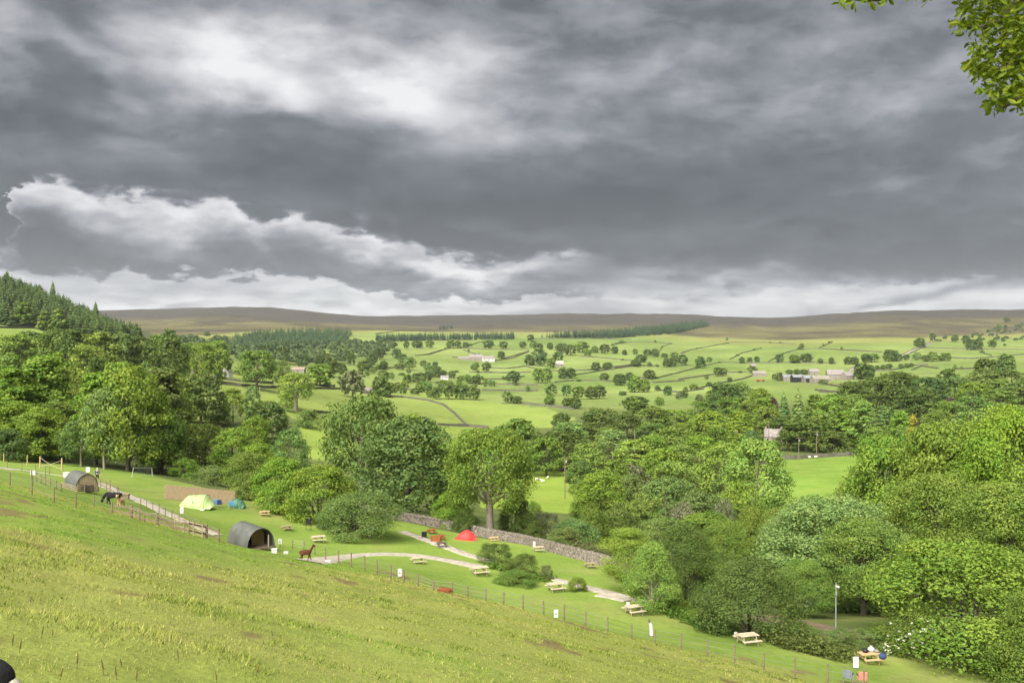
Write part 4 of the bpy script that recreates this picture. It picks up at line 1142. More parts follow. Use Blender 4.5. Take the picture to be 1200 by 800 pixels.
picnic(336, 621, 14, 10, WOOD, 'grey-brown picnic table between the golden one and the pale one on the lawn')
picnic(373, 635, 20, -6, WOOD_PALE, 'pale picnic table just above the brown llama')
picnic(490, 660, 20, -4, WOOD_PALE, 'picnic table with dark things on top beside the curve of the pale path')
picnic(518, 641, 16, -8, WOOD_DARK, 'dark grey picnic table on the near side of the upper path below the orange one')
picnic(506, 625, 10, 30, WOOD_RED, 'orange picnic table behind the orange slatted seat by the upper path')
picnic(516, 632, 11, 30, WOOD_RED, 'orange picnic table nearest the dark grey table by the upper path')
picnic(474, 610.5, 10, -6, WOOD_DARK, 'dark picnic table at the foot of the far end of the stone wall')
picnic(579, 634, 13, -8, WOOD_NEW, 'brown picnic table against the stone wall right of the red tent')
picnic(631, 646, 16, -10, WOOD_PALE, 'pale picnic table close to the middle of the stone wall')
picnic(692, 665, 11, -14, WOOD, 'grey picnic table at the near end of the stone wall')
picnic(562, 673, 25, -8, WOOD_PALE, 'pale picnic table at the end of the curving path beside the dark bushes')
picnic(651, 692, 25, -6, WOOD_PALE, 'pale picnic table beside a small round bush in mid lawn')
picnic(743, 719, 27, -6, WOOD_PALE, 'pale picnic table standing under the feathery pale birch')
picnic(876, 754, 31, -14, WOOD_PALE, 'empty pale picnic table in front of the dense glossy sycamore')
t_big, sb = picnic(1018, 789, 30, -22, WOOD_NEW, 'golden picnic table laden with bags in the lower right by the white-flowered elder')
def on_top(root, s, x, y): return root.matrix_basis @ Vector((x, y, .757))
def lump(name, label, cat, p, size, m, seed=0, grp=None):
    mb = MB(); rng = random.Random(seed)
    mb.ball((0, 0, size[2] * .46), (size[0] / 2, size[1] / 2, size[2] / 2), 12, 8)
    mb.v = [tuple(Vector(q) * (1 + rng.uniform(-.10, .10))) for q in mb.v]
    mb.tube([(-size[0] * .2, 0, size[2] * .85), (-size[0] * .1, 0, size[2] * 1.15), (size[0] * .1, 0, size[2] * 1.15), (size[0] * .2, 0, size[2] * .85)], .018, 5)
    return tag(mb.build(name, m, None, True, loc=p), label, cat, grp)
bpy.context.view_layer.update()
lump('bag', 'black soft bag on the laden picnic table', 'bag', on_top(t_big, sb, -.25, .05), (.42, .34, .32), BLACK, 1)
lump('bag', 'white bag on the laden picnic table', 'bag', on_top(t_big, sb, .3, .15), (.45, .36, .36), WHITE, 2)
lump('bag', 'pale grey bag lying at the front of the laden picnic table', 'bag', on_top(t_big, sb, .62, -.1), (.36, .32, .22), STONE_PALE, 5)
lump('bag', 'navy blue bag on the bench of the laden picnic table', 'bag', t_big.matrix_basis @ Vector((.72, -.74, .46)), (.5, .40, .42), NAVY, 3)
lump('bag', 'pale bundle on the reddish picnic table by the panel fence', 'bag', on_top(t_goods, sg, .1, 0), (.8, .5, .3), TAN, 4)

def camp_chair(u, v, m, label, rz=0, ymin=45, s=1.0):
    p = ground(u, v, ymin)
    root = empty('camp_chair', p, R(rz), label, 'camp chair'); root.scale = (s, s, s)
    seat = MB(); seat.add([(-.26, -.24, .44), (.26, -.24, .44), (.24, .22, .38), (-.24, .22, .38), (-.26, -.24, .41), (.26, -.24, .41), (.24, .22, .35), (-.24, .22, .35)], [(0, 1, 2, 3), (7, 6, 5, 4), (0, 4, 5, 1), (1, 5, 6, 2), (2, 6, 7, 3), (3, 7, 4, 0)])
    seat.build('seat', m, root)
    MB().box((0, .29, .66), (.5, .03, .56), (-.2, 0, 0)).build('backrest', m, root)
    for x in (-.27, .27):
        MB().tube([(x, -.25, 0), (x, .26, .42), (x, .34, .95)], .014, 6).build('leg', IRON, root)
        MB().tube([(x, .25, 0), (x, -.25, .44), (x, -.25, .62)], .014, 6).build('leg', IRON, root)
        MB().box((x, 0, .63), (.05, .5, .02)).build('armrest', BLACK, root)
    return root
camp_chair(994, 800, GREY_FAB, 'grey folding chair left of the salmon chair at the bottom right', 150, s=.95)
camp_chair(1010, 802, PINK, 'salmon pink folding chair in front of the laden picnic table', 170, s=.95)
camp_chair(254, 593.5, BLUE, 'bright blue camp chair between the lime tent and the teal tent', 200)
camp_chair(270.5, 595.5, BLUE, 'blue camp chair in the doorway of the little teal tent', 200)
camp_chair(257.5, 594, NAVY, 'navy camp chair just right of the bright blue camp chair', 190)

# ------------------------------------------------------------------ tents
def loft(secs, n=14):
    """secs: (x, y centre, half width, height); arches joined into a skin."""
    mb = MB(); vs = []
    for x, yc, hw, h in secs:
        for j in range(n + 1):
            a = math.pi * j / n
            vs.append((x, yc - hw * math.cos(a), max(.01, h * math.sin(a) ** .85)))
    fs = [(i * (n + 1) + j, i * (n + 1) + j + 1, (i + 1) * (n + 1) + j + 1, (i + 1) * (n + 1) + j) for i in range(len(secs) - 1) for j in range(n)]
    fs += [tuple(range(n + 1)), tuple(range(len(vs) - 1, len(vs) - n - 2, -1))]
    mb.add(vs, fs); return mb
def hoop(root, x, hw, h, m, r=.025):
    MB().tube([(x, -hw * 1.012 * math.cos(math.pi * j / 14), max(.0, 1.012 * h * math.sin(math.pi * j / 14) ** .85)) for j in range(15)], r, 5).build('pole', m, root)
def tent(uv, rz, secs, m, label, hoops, sc, ymin=60, extra=None):
    p = ground(*uv, ymin)
    root = empty('tent', p, R(rz), label, 'tent'); root.scale = (sc, sc, sc)
    loft(secs).build('flysheet', m, root, True)
    for i in hoops: hoop(root, secs[i][0], secs[i][2], secs[i][3], m, .03)
    if extra: extra(root)
    rng = random.Random(1)
    for s_ in (-1, 1):
        for i in (1, len(secs) - 2):
            x, yc, hw, h = secs[i]
            MB().tube([(x, s_ * hw * .9, h * .45), (x + rng.uniform(-.1, .1), s_ * (hw + .8), .02)], .006, 4).build('guy_line', WHITE, root)
    return root
def lime_extra(root):
    MB().box((.75, -1.35, .02), (1.5, .9, .03)).build('groundsheet', WHITE, root)
    MB().box((.05, -1.12, .55), (.05, .04, 1.0), (.35, 0, 0)).build('seam', TEAL_NYLON, root)
tent((230, 594.5), -2, [(-2.0, 0, .5, .12), (-1.7, 0, .85, .55), (-1.15, 0, 1.15, 1.15), (-.85, 0, 1.25, 1.38), (.1, 0, 1.3, 1.45), (1.25, 0, 1.25, 1.45), (1.5, 0, 1.15, 1.1), (1.95, 0, .95, .1)], GREEN_NYLON,
     'lime green tunnel tent in front of the wooden panel fence', (3, 4, 5), 1.0, extra=lime_extra)
def teal_extra(root):
    MB().box((-.78, -.1, .42), (.03, .7, .8)).build('door', BLACK, root)  # black panel: painted shade of the open doorway, no real door leaf
tent((280, 595), -8, [(-.75, 0, .75, .98), (-.55, 0, .78, 1.12), (.1, 0, .76, 1.1), (.5, 0, .6, .8), (.72, 0, .45, .2)], TEAL_NYLON, 'small teal green dome tent with open doorway beside the panel fence', (0, 1, 2), 1.0, extra=teal_extra)
def red_extra(root):
    MB().box((-1.12, -.32, .16), (.35, .2, .26), (0, .3, 0)).build('door_patch', BLACK, root)  # dark patch at the low door end of the tent
tent((546, 632), -2, [(-1.45, -.1, .22, .1), (-1.2, -.06, .45, .36), (-.75, 0, .72, .78), (-.2, 0, .95, 1.12), (.2, 0, .98, 1.18), (.62, 0, .9, 1.02), (.98, 0, .7, .7), (1.35, 0, .4, .12)], RED_NYLON,
     'red tunnel tent pitched by the stone wall', (2, 3, 4, 5), .93, extra=red_extra)

# ------------------------------------------------------------------ small campsite things
def sign(u, vt, vb, wpx, label, ymin=60, post=True, m=WHITE, bh=.45, mark=True):
    p = ground(u, vb, ymin); H = h_of(vt, vb, p.y); W = wpx / F * p.y
    root = empty('pitch_sign', p, 0, label, 'sign', None)
    b0 = H * (1 - bh)
    MB().tube([(0, .03, -.2), (0, .03, H * .97)], .03, 6).build('post', POST, root)
    MB().box((0, 0, (b0 + H) / 2), (W, .03, H - b0)).build('board', m, root)
    if mark: MB().box((0, -.02, b0 + (H - b0) * .45), (W * .3, .008, (H - b0) * .14)).build('marking', BLACK, root)
    return root
sign(213, 594, 604, 4, 'small white pitch sign left of the lime tunnel tent', bh=.7)
sign(328, 631, 641, 4.5, 'white board fixed just right of the open metal shelter', bh=.6)
sign(468.5, 671, 683, 4.5, 'white pitch sign behind the wire fence near the curving path', 60, bh=.75)
sign(651.5, 719, 731, 5, 'white pitch sign behind the wire fence below the mid-lawn table', 60, bh=.75)
sign(531, 614, 620, 2.5, 'small white pitch sign against the stone wall left of the red tent', bh=.9, mark=False)
sign(626, 634, 642, 3, 'white pitch sign beside the pale table near the stone wall', bh=.7)
sign(736, 705, 714, 4, 'white pitch sign at the left of the table under the pale birch', bh=.6)
sign(862, 740, 749, 3.5, 'white pitch sign at the left of the table before the glossy sycamore', bh=.6)
sign(1003, 769, 784, 6.5, 'white and tan pitch sign at the left of the laden picnic table', 50, bh=.85, mark=False)
sign(103, 547, 560, 4.5, 'square white notice on a post behind the farther metal shelter', bh=.45, mark=False)
sign(38.5, 551, 569, 6, 'white notice fixed low on a dark post in the upper left meadow', 40, bh=.3, mark=False)
def crate(u, v, w_, h_, m, name, label, cat, ymin=60):
    p = ground(u, v, ymin); W, H = w_ / F * p.y, h_ / F * p.y
    root = empty(name, p, .2, label, cat)
    t = .05 * W
    b = MB(); b.box((0, 0, H * .45), (W, W * .7, H * .9), taper=1.06); b.build('body', m, root)
    MB().box((0, 0, H * .95), (W * 1.12, W * .82, H * .1)).build('lid', m, root)
    return root
crate(78, 559, 6, 6, WHITE, 'storage_box', 'white box beside the track above the farther metal shelter', 'box')
crate(321.5, 648, 6, 5.5, WHITE, 'storage_box', 'white tub at the mouth of the open metal shelter', 'tub')
crate(335, 649, 5, 3, WHITE, 'storage_box', 'flat yellowish-white feed tray right of the open metal shelter', 'tray')
crate(384, 659, 6, 2.5, WHITE, 'water_trough', 'pale trough at the start of the curving path right of the llama', 'trough')
crate(497, 629.5, 5.5, 6.5, BLACK, 'litter_bin', 'black bin left of the orange picnic tables', 'bin')
crate(144, 584, 13, 6, WOOD, 'timber_store', 'low grey timber box between the fence and the gravel track', 'box')
def seat_orange():
    p = ground(511, 634.5, 60)
    root = empty('slatted_bench', p, R(-8), 'orange slatted seat beside the path in front of the orange tables', 'bench')
    for k in range(4): MB().box((0, -.25, .12 + .12 * k), (1.15, .03, .09)).build('slat', WOOD_RED, root)
    for k in range(3): MB().box((0, -.15 + .14 * k, .62), (1.15, .12, .03)).build('seat_slat', WOOD_RED, root)
    for x in (-.5, .5): MB().box((x, 0, .3), (.06, .5, .6)).build('leg', WOOD_RED, root)
seat_orange()
def grill():
    p = ground(361.5, 621, 60)
    root = empty('barbecue', p, .2, 'dark barbecue on legs in front of the hedge bushes', 'barbecue')
    MB().box((0, 0, .85), (.6, .4, .25)).build('firebox', BLACK, root)
    MB().box((0, .18, 1.05), (.6, .04, .3)).build('lid', BLACK, root)
    for x in (-.27, .27):
        for y in (-.17, .17): MB().tube([(x, y, 0), (x, y, .75)], .02, 5).build('leg', BLACK, root)
grill()
def birch_stump():
    p = ground(763, 745, 60); h = h_of(724, 745, p.y)
    root = empty('tree_stump', p, .3, 'tall leaning white birch stump standing on the lawn behind the wire fence', 'stump')
    MB().tube([(0.03, 0, -.2), (.02, 0, h * .3), (-.02, 0, h * .6), (-.1, 0, h * .78)], [.13, .11, .10, .09], 9).build('trunk', mat('birch_bark', (.70, .68, .62), .8, .25, 5), root)
    MB().tube([(-.1, 0, h * .76), (-.14, 0, h * .9), (-.16, 0, h)], [.09, .07, .03], 8).build('broken_top', WOOD_DARK, root)
    MB().tube([(.0, 0, -.05), (.0, 0, .06)], [.22, .18], 9).build('collar', BARK, root)
birch_stump()
def lamp_pole():
    p = ground(979.5, 748, 60); h = h_of(682, 748, p.y)
    root = empty('lamp_pole', p, 0, 'tall slim grey lamp pole in front of the shaded trees', 'pole')
    MB().tube([(0, 0, -.3), (0, 0, h * .6), (.02, 0, h)], [.055, .045, .035], 8).build('mast', IRON, root)
    MB().box((.10, -.05, h * .93), (.26, .14, .12), (0, .3, 0)).build('lamp_head', WHITE, root)
    MB().box((0, -.06, h * .80), (.12, .1, .2)).build('control_box', IRON, root)
lamp_pole()
def power_pole(u, vt, vb, label, Y, arm=True, m=POST, r=.13):
    p = at(u, Y); h = (400 - vt) / F * Y - p.z
    root = empty('power_pole', p, 0, label, 'power pole')
    MB().tube([(0, 0, -.5), (0, 0, h)], [r * 1.15, r * .8], 7).build('pole', m, root)
    if arm:
        MB().box((0, -r, h - .25), (2.2, .1, .14)).build('crossarm', m, root)
        for x in (-.95, 0, .95): MB().tube([(x, -r, h - .2), (x, -r, h + .12)], [.06, .05], 6).build('insulator', GLASS, root)
        MB().box((.25, .2, h - 1.2), (.5, .4, .7)).build('transformer', IRON, root)
power_pole(662, 535, 575, 'dark power pole with crossarm in the lower valley field', 226)
power_pole(936, 512, 541, 'dark power pole in the green field, left of its taller neighbour', 318)
power_pole(957, 505, 534, 'power pole with crossarm in front of the wood by the green field', 325)
power_pole(744, 504, 517, 'short pale pole among the valley trees', 330, False, PALE_BARK, .16)
power_pole(540, 462, 478, 'thin pole in the hedge above the walled hump field', 660, False, PALE_BARK, .25)
power_pole(304.5, 453, 472, 'pale leaning pole below the round lone field tree', 400, False, PALE_BARK, .2)
power_pole(901, 492, 512, 'thin pole rising beside the grey-roofed cottage', 352, False, POST, .16)
power_pole(430.5, 597, 609, 'white topped thin pole by the wide arching hedge bush', 112, False, WHITE, .03)
power_pole(452.5, 588, 614, 'slim white topped pole standing beside the far end of the stone wall', 108, False, WHITE, .03)
def goal():
    A, B = ground(154.5, 559, 100), ground(178.5, 558, 100)
    root = empty('goal', A, 0, 'small white football goal with net at the edge of the left wood', 'goal')
    d = B - A; h = h_of(547, 558, A.y)
    MB().tube([(0, 0, 0), (.25, 0, h)], .04, 6).build('post', WHITE, root)
    MB().tube([d, d + Vector((-.1, 0, h))], .04, 6).build('post', WHITE, root)
    MB().tube([(.25, 0, h), d + Vector((-.1, 0, h))], .04, 6).build('crossbar', WHITE, root)
    net = MB()
    for k in range(13):
        t = k / 12; a = Vector((.25, 0, h)).lerp(d + Vector((-.1, 0, h)), t); b = d * t + Vector((0, 1.1, .0))
        net.tube([a, b], .008, 3)
    for k in range(7):
        t = k / 6; net.tube([Vector((.25, 0, h)).lerp(Vector((0, 1.1, 0)), t), (d + Vector((-.1, 0, h))).lerp(d + Vector((0, 1.1, 0)), t)], .008, 3)
    tag(net.build('net', WHITE, root), kind='stuff')
goal()
def rope_frame():
    A, B = ground(47, 548, 100), ground(72.5, 551, 100)
    root = empty('rope_frame', A, 0, 'pair of wooden posts with crossed ropes in front of the left wood', 'play frame')
    d = B - A; h = h_of(534.5, 548, A.y)
    MB().tube([(0, 0, -.2), (0, 0, h)], .12, 8).build('post', WOOD_NEW, root)
    MB().tube([d - Vector((0, 0, .2)), d + Vector((0, 0, h * 1.05))], .12, 8).build('post', WOOD_NEW, root)
    MB().tube([(0, 0, h * .9), d * .5 + Vector((0, 0, h * .35)), d + Vector((0, 0, h * .1))], .03, 5).build('rope', WOOD_PALE, root)
    MB().tube([(0, 0, h * .15), d * .5 + Vector((0, 0, h * .42)), d + Vector((0, 0, h * .85))], .03, 5).build('rope', WOOD_PALE, root)
rope_frame()
for i, (u, vt, vb) in enumerate([(4.5, 531, 541), (32, 533, 545)]):
    p = ground(u, vb, 100); h = h_of(vt, vb, p.y)
    o = MB().tube([(0, 0, -.2), (0, 0, h)], [.09, .08], 8).build('wooden_post', WOOD_NEW, None, loc=p)
    tag(o, ['pale wooden post at the extreme left under the wood', 'pale wooden post left of the crossed rope frame'][i], 'post')
def caravan(u, Y, rz, label):
    p = at(u, Y)
    root = empty('caravan', p, R(rz), label, 'caravan')
    L, W, H = 4.6, 2.1, 2.5
    pr = [(-L / 2, .5), (-L / 2 + .1, 1.5), (-L / 2 + .6, H - .1), (-L / 2 + 1.0, H), (L / 2 - .8, H), (L / 2 - .4, H - .15), (L / 2, 1.4), (L / 2 - .05, .5)]
    b = MB(); vs = [(x, -W / 2, z) for x, z in pr] + [(x, W / 2, z) for x, z in pr]; n = len(pr)
    b.add(vs, [tuple(range(n)), tuple(range(2 * n - 1, n - 1, -1))] + [(i, n + i, n + (i + 1) % n, (i + 1) % n) for i in range(n)])
    b.build('body', WHITE, root)
    for x in (-1.3, .9): MB().box((x, -W / 2 - .01, 1.65), (1.0, .04, .6)).build('window', GLASS, root)
    MB().box((-.1, -W / 2 - .01, 1.35), (.65, .03, 1.6)).build('door', STONE_PALE, root)
    for y in (-W / 2 + .1, W / 2 - .1):
        MB().tube([(.1, y - .09, .33), (.1, y + .09, .33)], .33, 14).build('wheel', BLACK, root)
    MB().beam((-L / 2, 0, .5), (-L / 2 - 1.1, 0, .5), .1, .1).build('drawbar', IRON, root)
caravan(8, 202, 5, 'white caravan glimpsed beneath the trees at the far left edge')
caravan(40, 206, -4, 'white caravan glimpsed beneath the trees behind the rope frame')

# ------------------------------------------------------------------ people and animals: skinned skeletons
def skinned(name, joints, bones, m, sub=2):
    bm = bmesh.new(); lay = bm.verts.layers.skin.verify(); idx = {}
    for k, (co, r) in joints.items():
        v = bm.verts.new(co); v[lay].radius = (r, r) if not isinstance(r, tuple) else r; idx[k] = v
    for i, k in enumerate(joints): idx[k][lay].use_root = (i == 0)
    for a, b in bones: bm.edges.new((idx[a], idx[b]))
    me = bpy.data.meshes.new(name); bm.to_mesh(me); bm.free()
    o = bpy.data.objects.new(name, me); COL.objects.link(o)
    s = o.modifiers.new('skin', 'SKIN'); s.use_smooth_shade = True
    o.modifiers.new('sub', 'SUBSURF').levels = sub; o.modifiers['sub'].render_levels = sub
    bpy.context.view_layer.update()
    dg = bpy.context.evaluated_depsgraph_get()
    m2 = bpy.data.meshes.new_from_object(o.evaluated_get(dg))
    bpy.data.objects.remove(o)
    m2.materials.clear(); m2.materials.append(m); m2.name = name
    return m2
def quadruped(name, m, body=1.0, leg=.6, neck=(.35, .55), headlen=.28, rad=.2, neckr=.09, down=False, lying=False, wool=1.0, stride=.08, tail=.25):
    """Facing +x. Returns a single continuous mesh."""
    J, B = {}, []
    z0 = leg + rad * .6 if not lying else rad * .95
    J['pelvis'] = ((-body * .42, 0, z0 + .03), rad * .88 * wool)
    J['belly'] = ((0, 0, z0 - .01), rad * .95 * wool)
    J['chest'] = ((body * .36, 0, z0 - .01), rad * 1.02 * wool)
    J['withers'] = ((body * .50, 0, z0 + rad * .45), rad * .62)
    B += [('pelvis', 'belly'), ('belly', 'chest'), ('chest', 'withers')]
    if down: n1 = (body * .50 + neck[0] * .5, 0, z0 - .05); n2 = (body * .5 + neck[0], 0, z0 - neck[1])
    else: n1 = (body * .50 + neck[0] * .45, 0, z0 + rad * .45 + neck[1] * .5); n2 = (body * .5 + neck[0], 0, z0 + rad * .45 + neck[1])
    J['neck'] = (n1, neckr * 1.15); J['poll'] = (n2, neckr)
    hd = (n2[0] + headlen * (.45 if down else .9), 0, n2[2] - (headlen * .8 if down else headlen * .25))
    mid = tuple(a * .5 + b * .5 for a, b in zip(n2, hd))
    J['brow'] = (mid, neckr * .92); J['nose'] = (hd, neckr * .5)
    B += [('withers', 'neck'), ('neck', 'poll'), ('poll', 'brow'), ('brow', 'nose')]
    for s, k in ((-1, 'l'), (1, 'r')):
        J['ear' + k] = ((n2[0] - .02, s * neckr * 1.1, n2[2] + neckr * 1.0), neckr * .3)
        J['eart' + k] = ((n2[0] - .03, s * neckr * 1.5, n2[2] + neckr * 1.9), neckr * .15)
        B += [('poll', 'ear' + k), ('ear' + k, 'eart' + k)]
        y = s * rad * .55
        if lying:
            J['fk' + k] = ((body * .55, y * 1.3, .10), rad * .3); J['ff' + k] = ((body * .3, y * 1.4, .06), rad * .2)
            J['hk' + k] = ((-body * .2, y * 1.9, .13), rad * .38); J['hf' + k] = ((-body * .5, y * 1.7, .06), rad * .2)
            B += [('chest', 'fk' + k), ('fk' + k, 'ff' + k), ('pelvis', 'hk' + k), ('hk' + k, 'hf' + k)]
            continue
        f = stride * s
        J['sh' + k] = ((body * .38, y, leg * .82), rad * .42); J['fk' + k] = ((body * .37 + f * .6, y, leg * .42), rad * .22); J['ff' + k] = ((body * .36 + f * 1.3, y, .03), rad * .17)
        J['th' + k] = ((-body * .38, y, leg * .86), rad * .52); J['st' + k] = ((-body * .33 - f * .4, y, leg * .58), rad * .32); J['hk' + k] = ((-body * .47 - f * .8, y, leg * .36), rad * .2); J['hf' + k] = ((-body * .44 - f, y, .03), rad * .17)
        B += [('chest', 'sh' + k), ('sh' + k, 'fk' + k), ('fk' + k, 'ff' + k), ('pelvis', 'th' + k), ('th' + k, 'st' + k), ('st' + k, 'hk' + k), ('hk' + k, 'hf' + k)]
    J['t1'] = ((-body * .56, 0, z0 + rad * .35), rad * .25); J['t2'] = ((-body * .62, 0, z0 + rad * .35 - tail), rad * .14)
    B += [('pelvis', 't1'), ('t1', 't2')]
    return skinned(name, J, B, m)
def animal(name, mesh, label, cat, p, rz, s=1.0, grp=None, parts=()):
    root = empty(name, p, R(rz), label, cat, grp); root.scale = (s, s, s)
    put('body', mesh, root)
    for nm, me in parts: put(nm, me, root)
    return root
llama = quadruped('llama_body', BROWN_FLEECE, 1.0, .74, (.26, .50), .26, .24, .10, wool=1.15, stride=.14)

animal('llama', llama, 'brown llama walking right in front of the open metal shelter', 'llama', ground(358, 657, 62), 8, .70)
goat = quadruped('goat_body', BLACK_FLEECE, .95, .62, (.3, .42), .28, .23, .10, down=True, stride=.1)
pg = ground(133, 591.5, 62)
animal('goat', goat, 'black goat with head down, grazing beside its tan kid', 'goat', pg, 197, 1.25)
kid = quadruped('kid_body', TAN_FLEECE, .7, .5, (.18, .34), .2, .18, .08, stride=.05)
animal('goat', kid, 'small tan kid standing beside the black grazing goat', 'goat', ground(141.5, 595, 62), 265, 1.15)
lying = quadruped('lying_body', RUST_FLEECE, 1.0, .3, (.3, .2), .26, .27, .10, down=True, lying=True)
animal('llama', lying, 'rusty brown llama lying down behind the wire fence, only its back showing', 'llama', ground(522, 695, 50), 172, .62)
sheep = quadruped('sheep_fleece', FLEECE, .85, .42, (.2, .22), .24, .24, .085, wool=1.3, stride=.05)
sheep_d = quadruped('grazing_fleece', FLEECE, .85, .42, (.22, .2), .24, .24, .085, down=True, wool=1.3, stride=.05)
SH = [(629, 563, 10), (636, 565, 170), (642, 561, 60), (922, 538, 20), (940, 537, 160), (949, 537, 200), (956, 536.5, 0), (1010, 533, 40)]
for i, (u, v, rz) in enumerate(SH):
    near = ['left of', 'among', 'right of'][i] if i < 3 else ''
    lab = ('leftmost', 'middle', 'rightmost')[i] + ' of three white sheep left of the lower field power pole' if i < 3 else ('first', 'second', 'third', 'fourth', 'fifth')[i - 3] + ' white sheep from the cottage along the far edge of the green field'
    animal('sheep', sheep if i % 2 else sheep_d, lab, 'sheep', ground(u, v, 190), rz, 1.1, 'sheep grazing in the valley fields')
# the sheep whose dark head just enters the lower left corner
dark_head = MB()
dark_head.ball((.78, 0, .88), (.145, .095, .105), 16, 12); dark_head.ball((.64, 0, .93), (.13, .12, .125), 16, 12)
dark_head = dark_head.mesh('dark_face', BLACK_FLEECE, True)
ps = Vector((-2.715, 3.4, zf(-2.715, 3.4)))
muzzle = MB(); muzzle.ball((.885, 0, .825), (.07, .065, .07), 14, 10); muzzle = muzzle.mesh('muzzle', FLEECE, True)
animal('sheep', sheep, 'dark-faced pale sheep half out of the picture in the lower left corner', 'sheep', ps, 3, .85, None, (('face', dark_head), ('muzzle', muzzle)))
# walker on the track
def walker():
    p = ground(114, 563.5, 80); s = h_of(548.5, 563.5, p.y) / 1.75
    root = empty('person', p, R(200), 'person in dark clothes and pale hat walking on the gravel track', 'person'); root.scale = (s, s, s)
    J = {'pel': ((0, 0, .95), .13), 'wa': ((0, 0, 1.12), .115), 'ch': ((0, 0, 1.34), .14), 'ne': ((0, 0, 1.5), .055), 'he': ((0, .01, 1.6), .085), 'to': ((0, .0, 1.70), .07)}
    B = [('pel', 'wa'), ('wa', 'ch'), ('ch', 'ne'), ('ne', 'he'), ('he', 'to')]
    for q, k in ((-1, 'l'), (1, 'r')):
        J['s' + k] = ((q * .19, 0, 1.42), .065); J['e' + k] = ((q * .25, q * .06, 1.15), .05); J['w' + k] = ((q * .25, -q * .08 + .05, .92), .035); J['h' + k] = ((q * .25, -q * .1 + .05, .82), .04)
        J['t' + k] = ((q * .10, q * .03, .86), .10); J['n' + k] = ((q * .10, q * .12, .5), .065); J['a' + k] = ((q * .10, q * .16 - .04, .1), .045); J['f' + k] = ((q * .11, q * .16 + .12, .04), .04)
        B += [('ch', 's' + k), ('s' + k, 'e' + k), ('e' + k, 'w' + k), ('w' + k, 'h' + k), ('pel', 't' + k), ('t' + k, 'n' + k), ('n' + k, 'a' + k), ('a' + k, 'f' + k)]
    put('body', skinned('person_body', J, B, SKIN), root)
    J2 = {k: (c, r * 1.14) for k, (c, r) in J.items() if k in ('pel', 'wa', 'ch', 'sl', 'sr', 'el', 'er', 'wl', 'wr')}
    put('jacket', skinned('jacket', J2, [b for b in B if b[0] in J2 and b[1] in J2], NAVY), root)
    J3 = {k: (c, r * 1.16) for k, (c, r) in J.items() if k in ('pel', 'tl', 'tr', 'nl', 'nr', 'al', 'ar')}
    put('trousers', skinned('trousers', J3, [b for b in B if b[0] in J3 and b[1] in J3], BLACK), root)
    mb = MB(); mb.ball((0, 0, 1.70), (.12, .13, .10), 12, 8); mb.box((0, .12, 1.68), (.16, .12, .02)); mb.build('hat', WHITE, root, True)
walker()

# ------------------------------------------------------------------ farms and cottages
def house(u, v, wpx, hpx, label, depth=.7, ymin=200, rz=0, wall=STONE_PALE, roof=SLATE, wins=3, chim=1, open_front=False, Y=None, name='stone_house', cat='house', roofk=.45, door=True):
    p = ground(u, v, ymin) if Y is None else at(u, Y)
    W = wpx / F * p.y; H = hpx / F * p.y; Dp = W * depth
    hw = H * (1 - roofk)
    root = empty(name, p, R(rz), label, cat)
    b = MB()
    b.box((0, 0, hw / 2 - .4), (W, Dp, hw + .8))
    for s in (-1, 1):
        x = s * (W / 2 - .002)
        b.add([(x, -Dp / 2, hw), (x, Dp / 2, hw), (x, 0, H - .02), (x - s * .3, -Dp / 2, hw), (x - s * .3, Dp / 2, hw), (x - s * .3, 0, H - .02)], [(0, 1, 2), (5, 4, 3), (0, 3, 4, 1), (1, 4, 5, 2), (2, 5, 3, 0)])
    b.build('wall', wall, root)
    r_ = MB(); e = .25; t = .18
    for s in (-1, 1):
        r_.add([(-W / 2 - e, s * (Dp / 2 + e), hw - .12), (W / 2 + e, s * (Dp / 2 + e), hw - .12), (W / 2 + e, 0, H), (-W / 2 - e, 0, H),
                (-W / 2 - e, s * (Dp / 2 + e), hw - .12 + t), (W / 2 + e, s * (Dp / 2 + e), hw - .12 + t), (W / 2 + e, 0, H + t), (-W / 2 - e, 0, H + t)],
               [(0, 1, 2, 3), (4, 5, 6, 7), (0, 1, 5, 4), (1, 2, 6, 5), (3, 0, 4, 7), (2, 3, 7, 6)])
    ro = r_.build('roof', roof, root)
    for k in range(chim):
        x = (W / 2 - .5) * (1 if k % 2 else -1)
        MB().box((x, 0, H + .4), (.7, .7, 1.5)).build('chimney', wall, ro)
    if open_front:
        MB().box((0, -Dp / 2 - .03, hw * .48), (W * .86, .08, hw * .9)).build('opening_shade', BLACK, root)  # shade inside the open front, painted as a black slab
    else:
        for k in range(wins):
            x = W * ((k + .5) / wins - .5)
            for z in ([hw * .3, hw * .75] if hw > 4 else [hw * .55]):
                if door and k == wins // 2 and z < hw * .6:
                    MB().box((x, -Dp / 2 - .02, 1.0), (1.0, .08, 2.0)).build('door', WOOD_DARK, root); continue
                f = MB().box((x, -Dp / 2 - .02, z), (1.1, .06, min(1.2, hw * .4))).build('window', WHITE, root)
                MB().box((x, -Dp / 2 - .06, z), (.9, .04, min(1.0, hw * .33))).build('pane', GLASS, f)
    return root
house(906.5, 521, 20, 15, 'grey-roofed stone cottage with two chimneys among the valley trees', .8, Y=386, rz=-16, chim=2, roofk=.55)
house(749, 495, 9, 9, 'small pale roofed cottage peeping out of the valley trees', Y=440, rz=10)
house(889.5, 441, 15, 6.5, 'long pale barn left of the farmstead', .5, roof=STONE_PALE, wins=2, chim=0, name='barn', cat='barn', door=False)
house(882.5, 432, 6, 6, 'small pale house behind the white barn', rz=15)
G_ = 'farm buildings of the stone farmstead'
TIN_FAR = mat('shed_roof', (.20, .21, .23), .6, .2, .3)
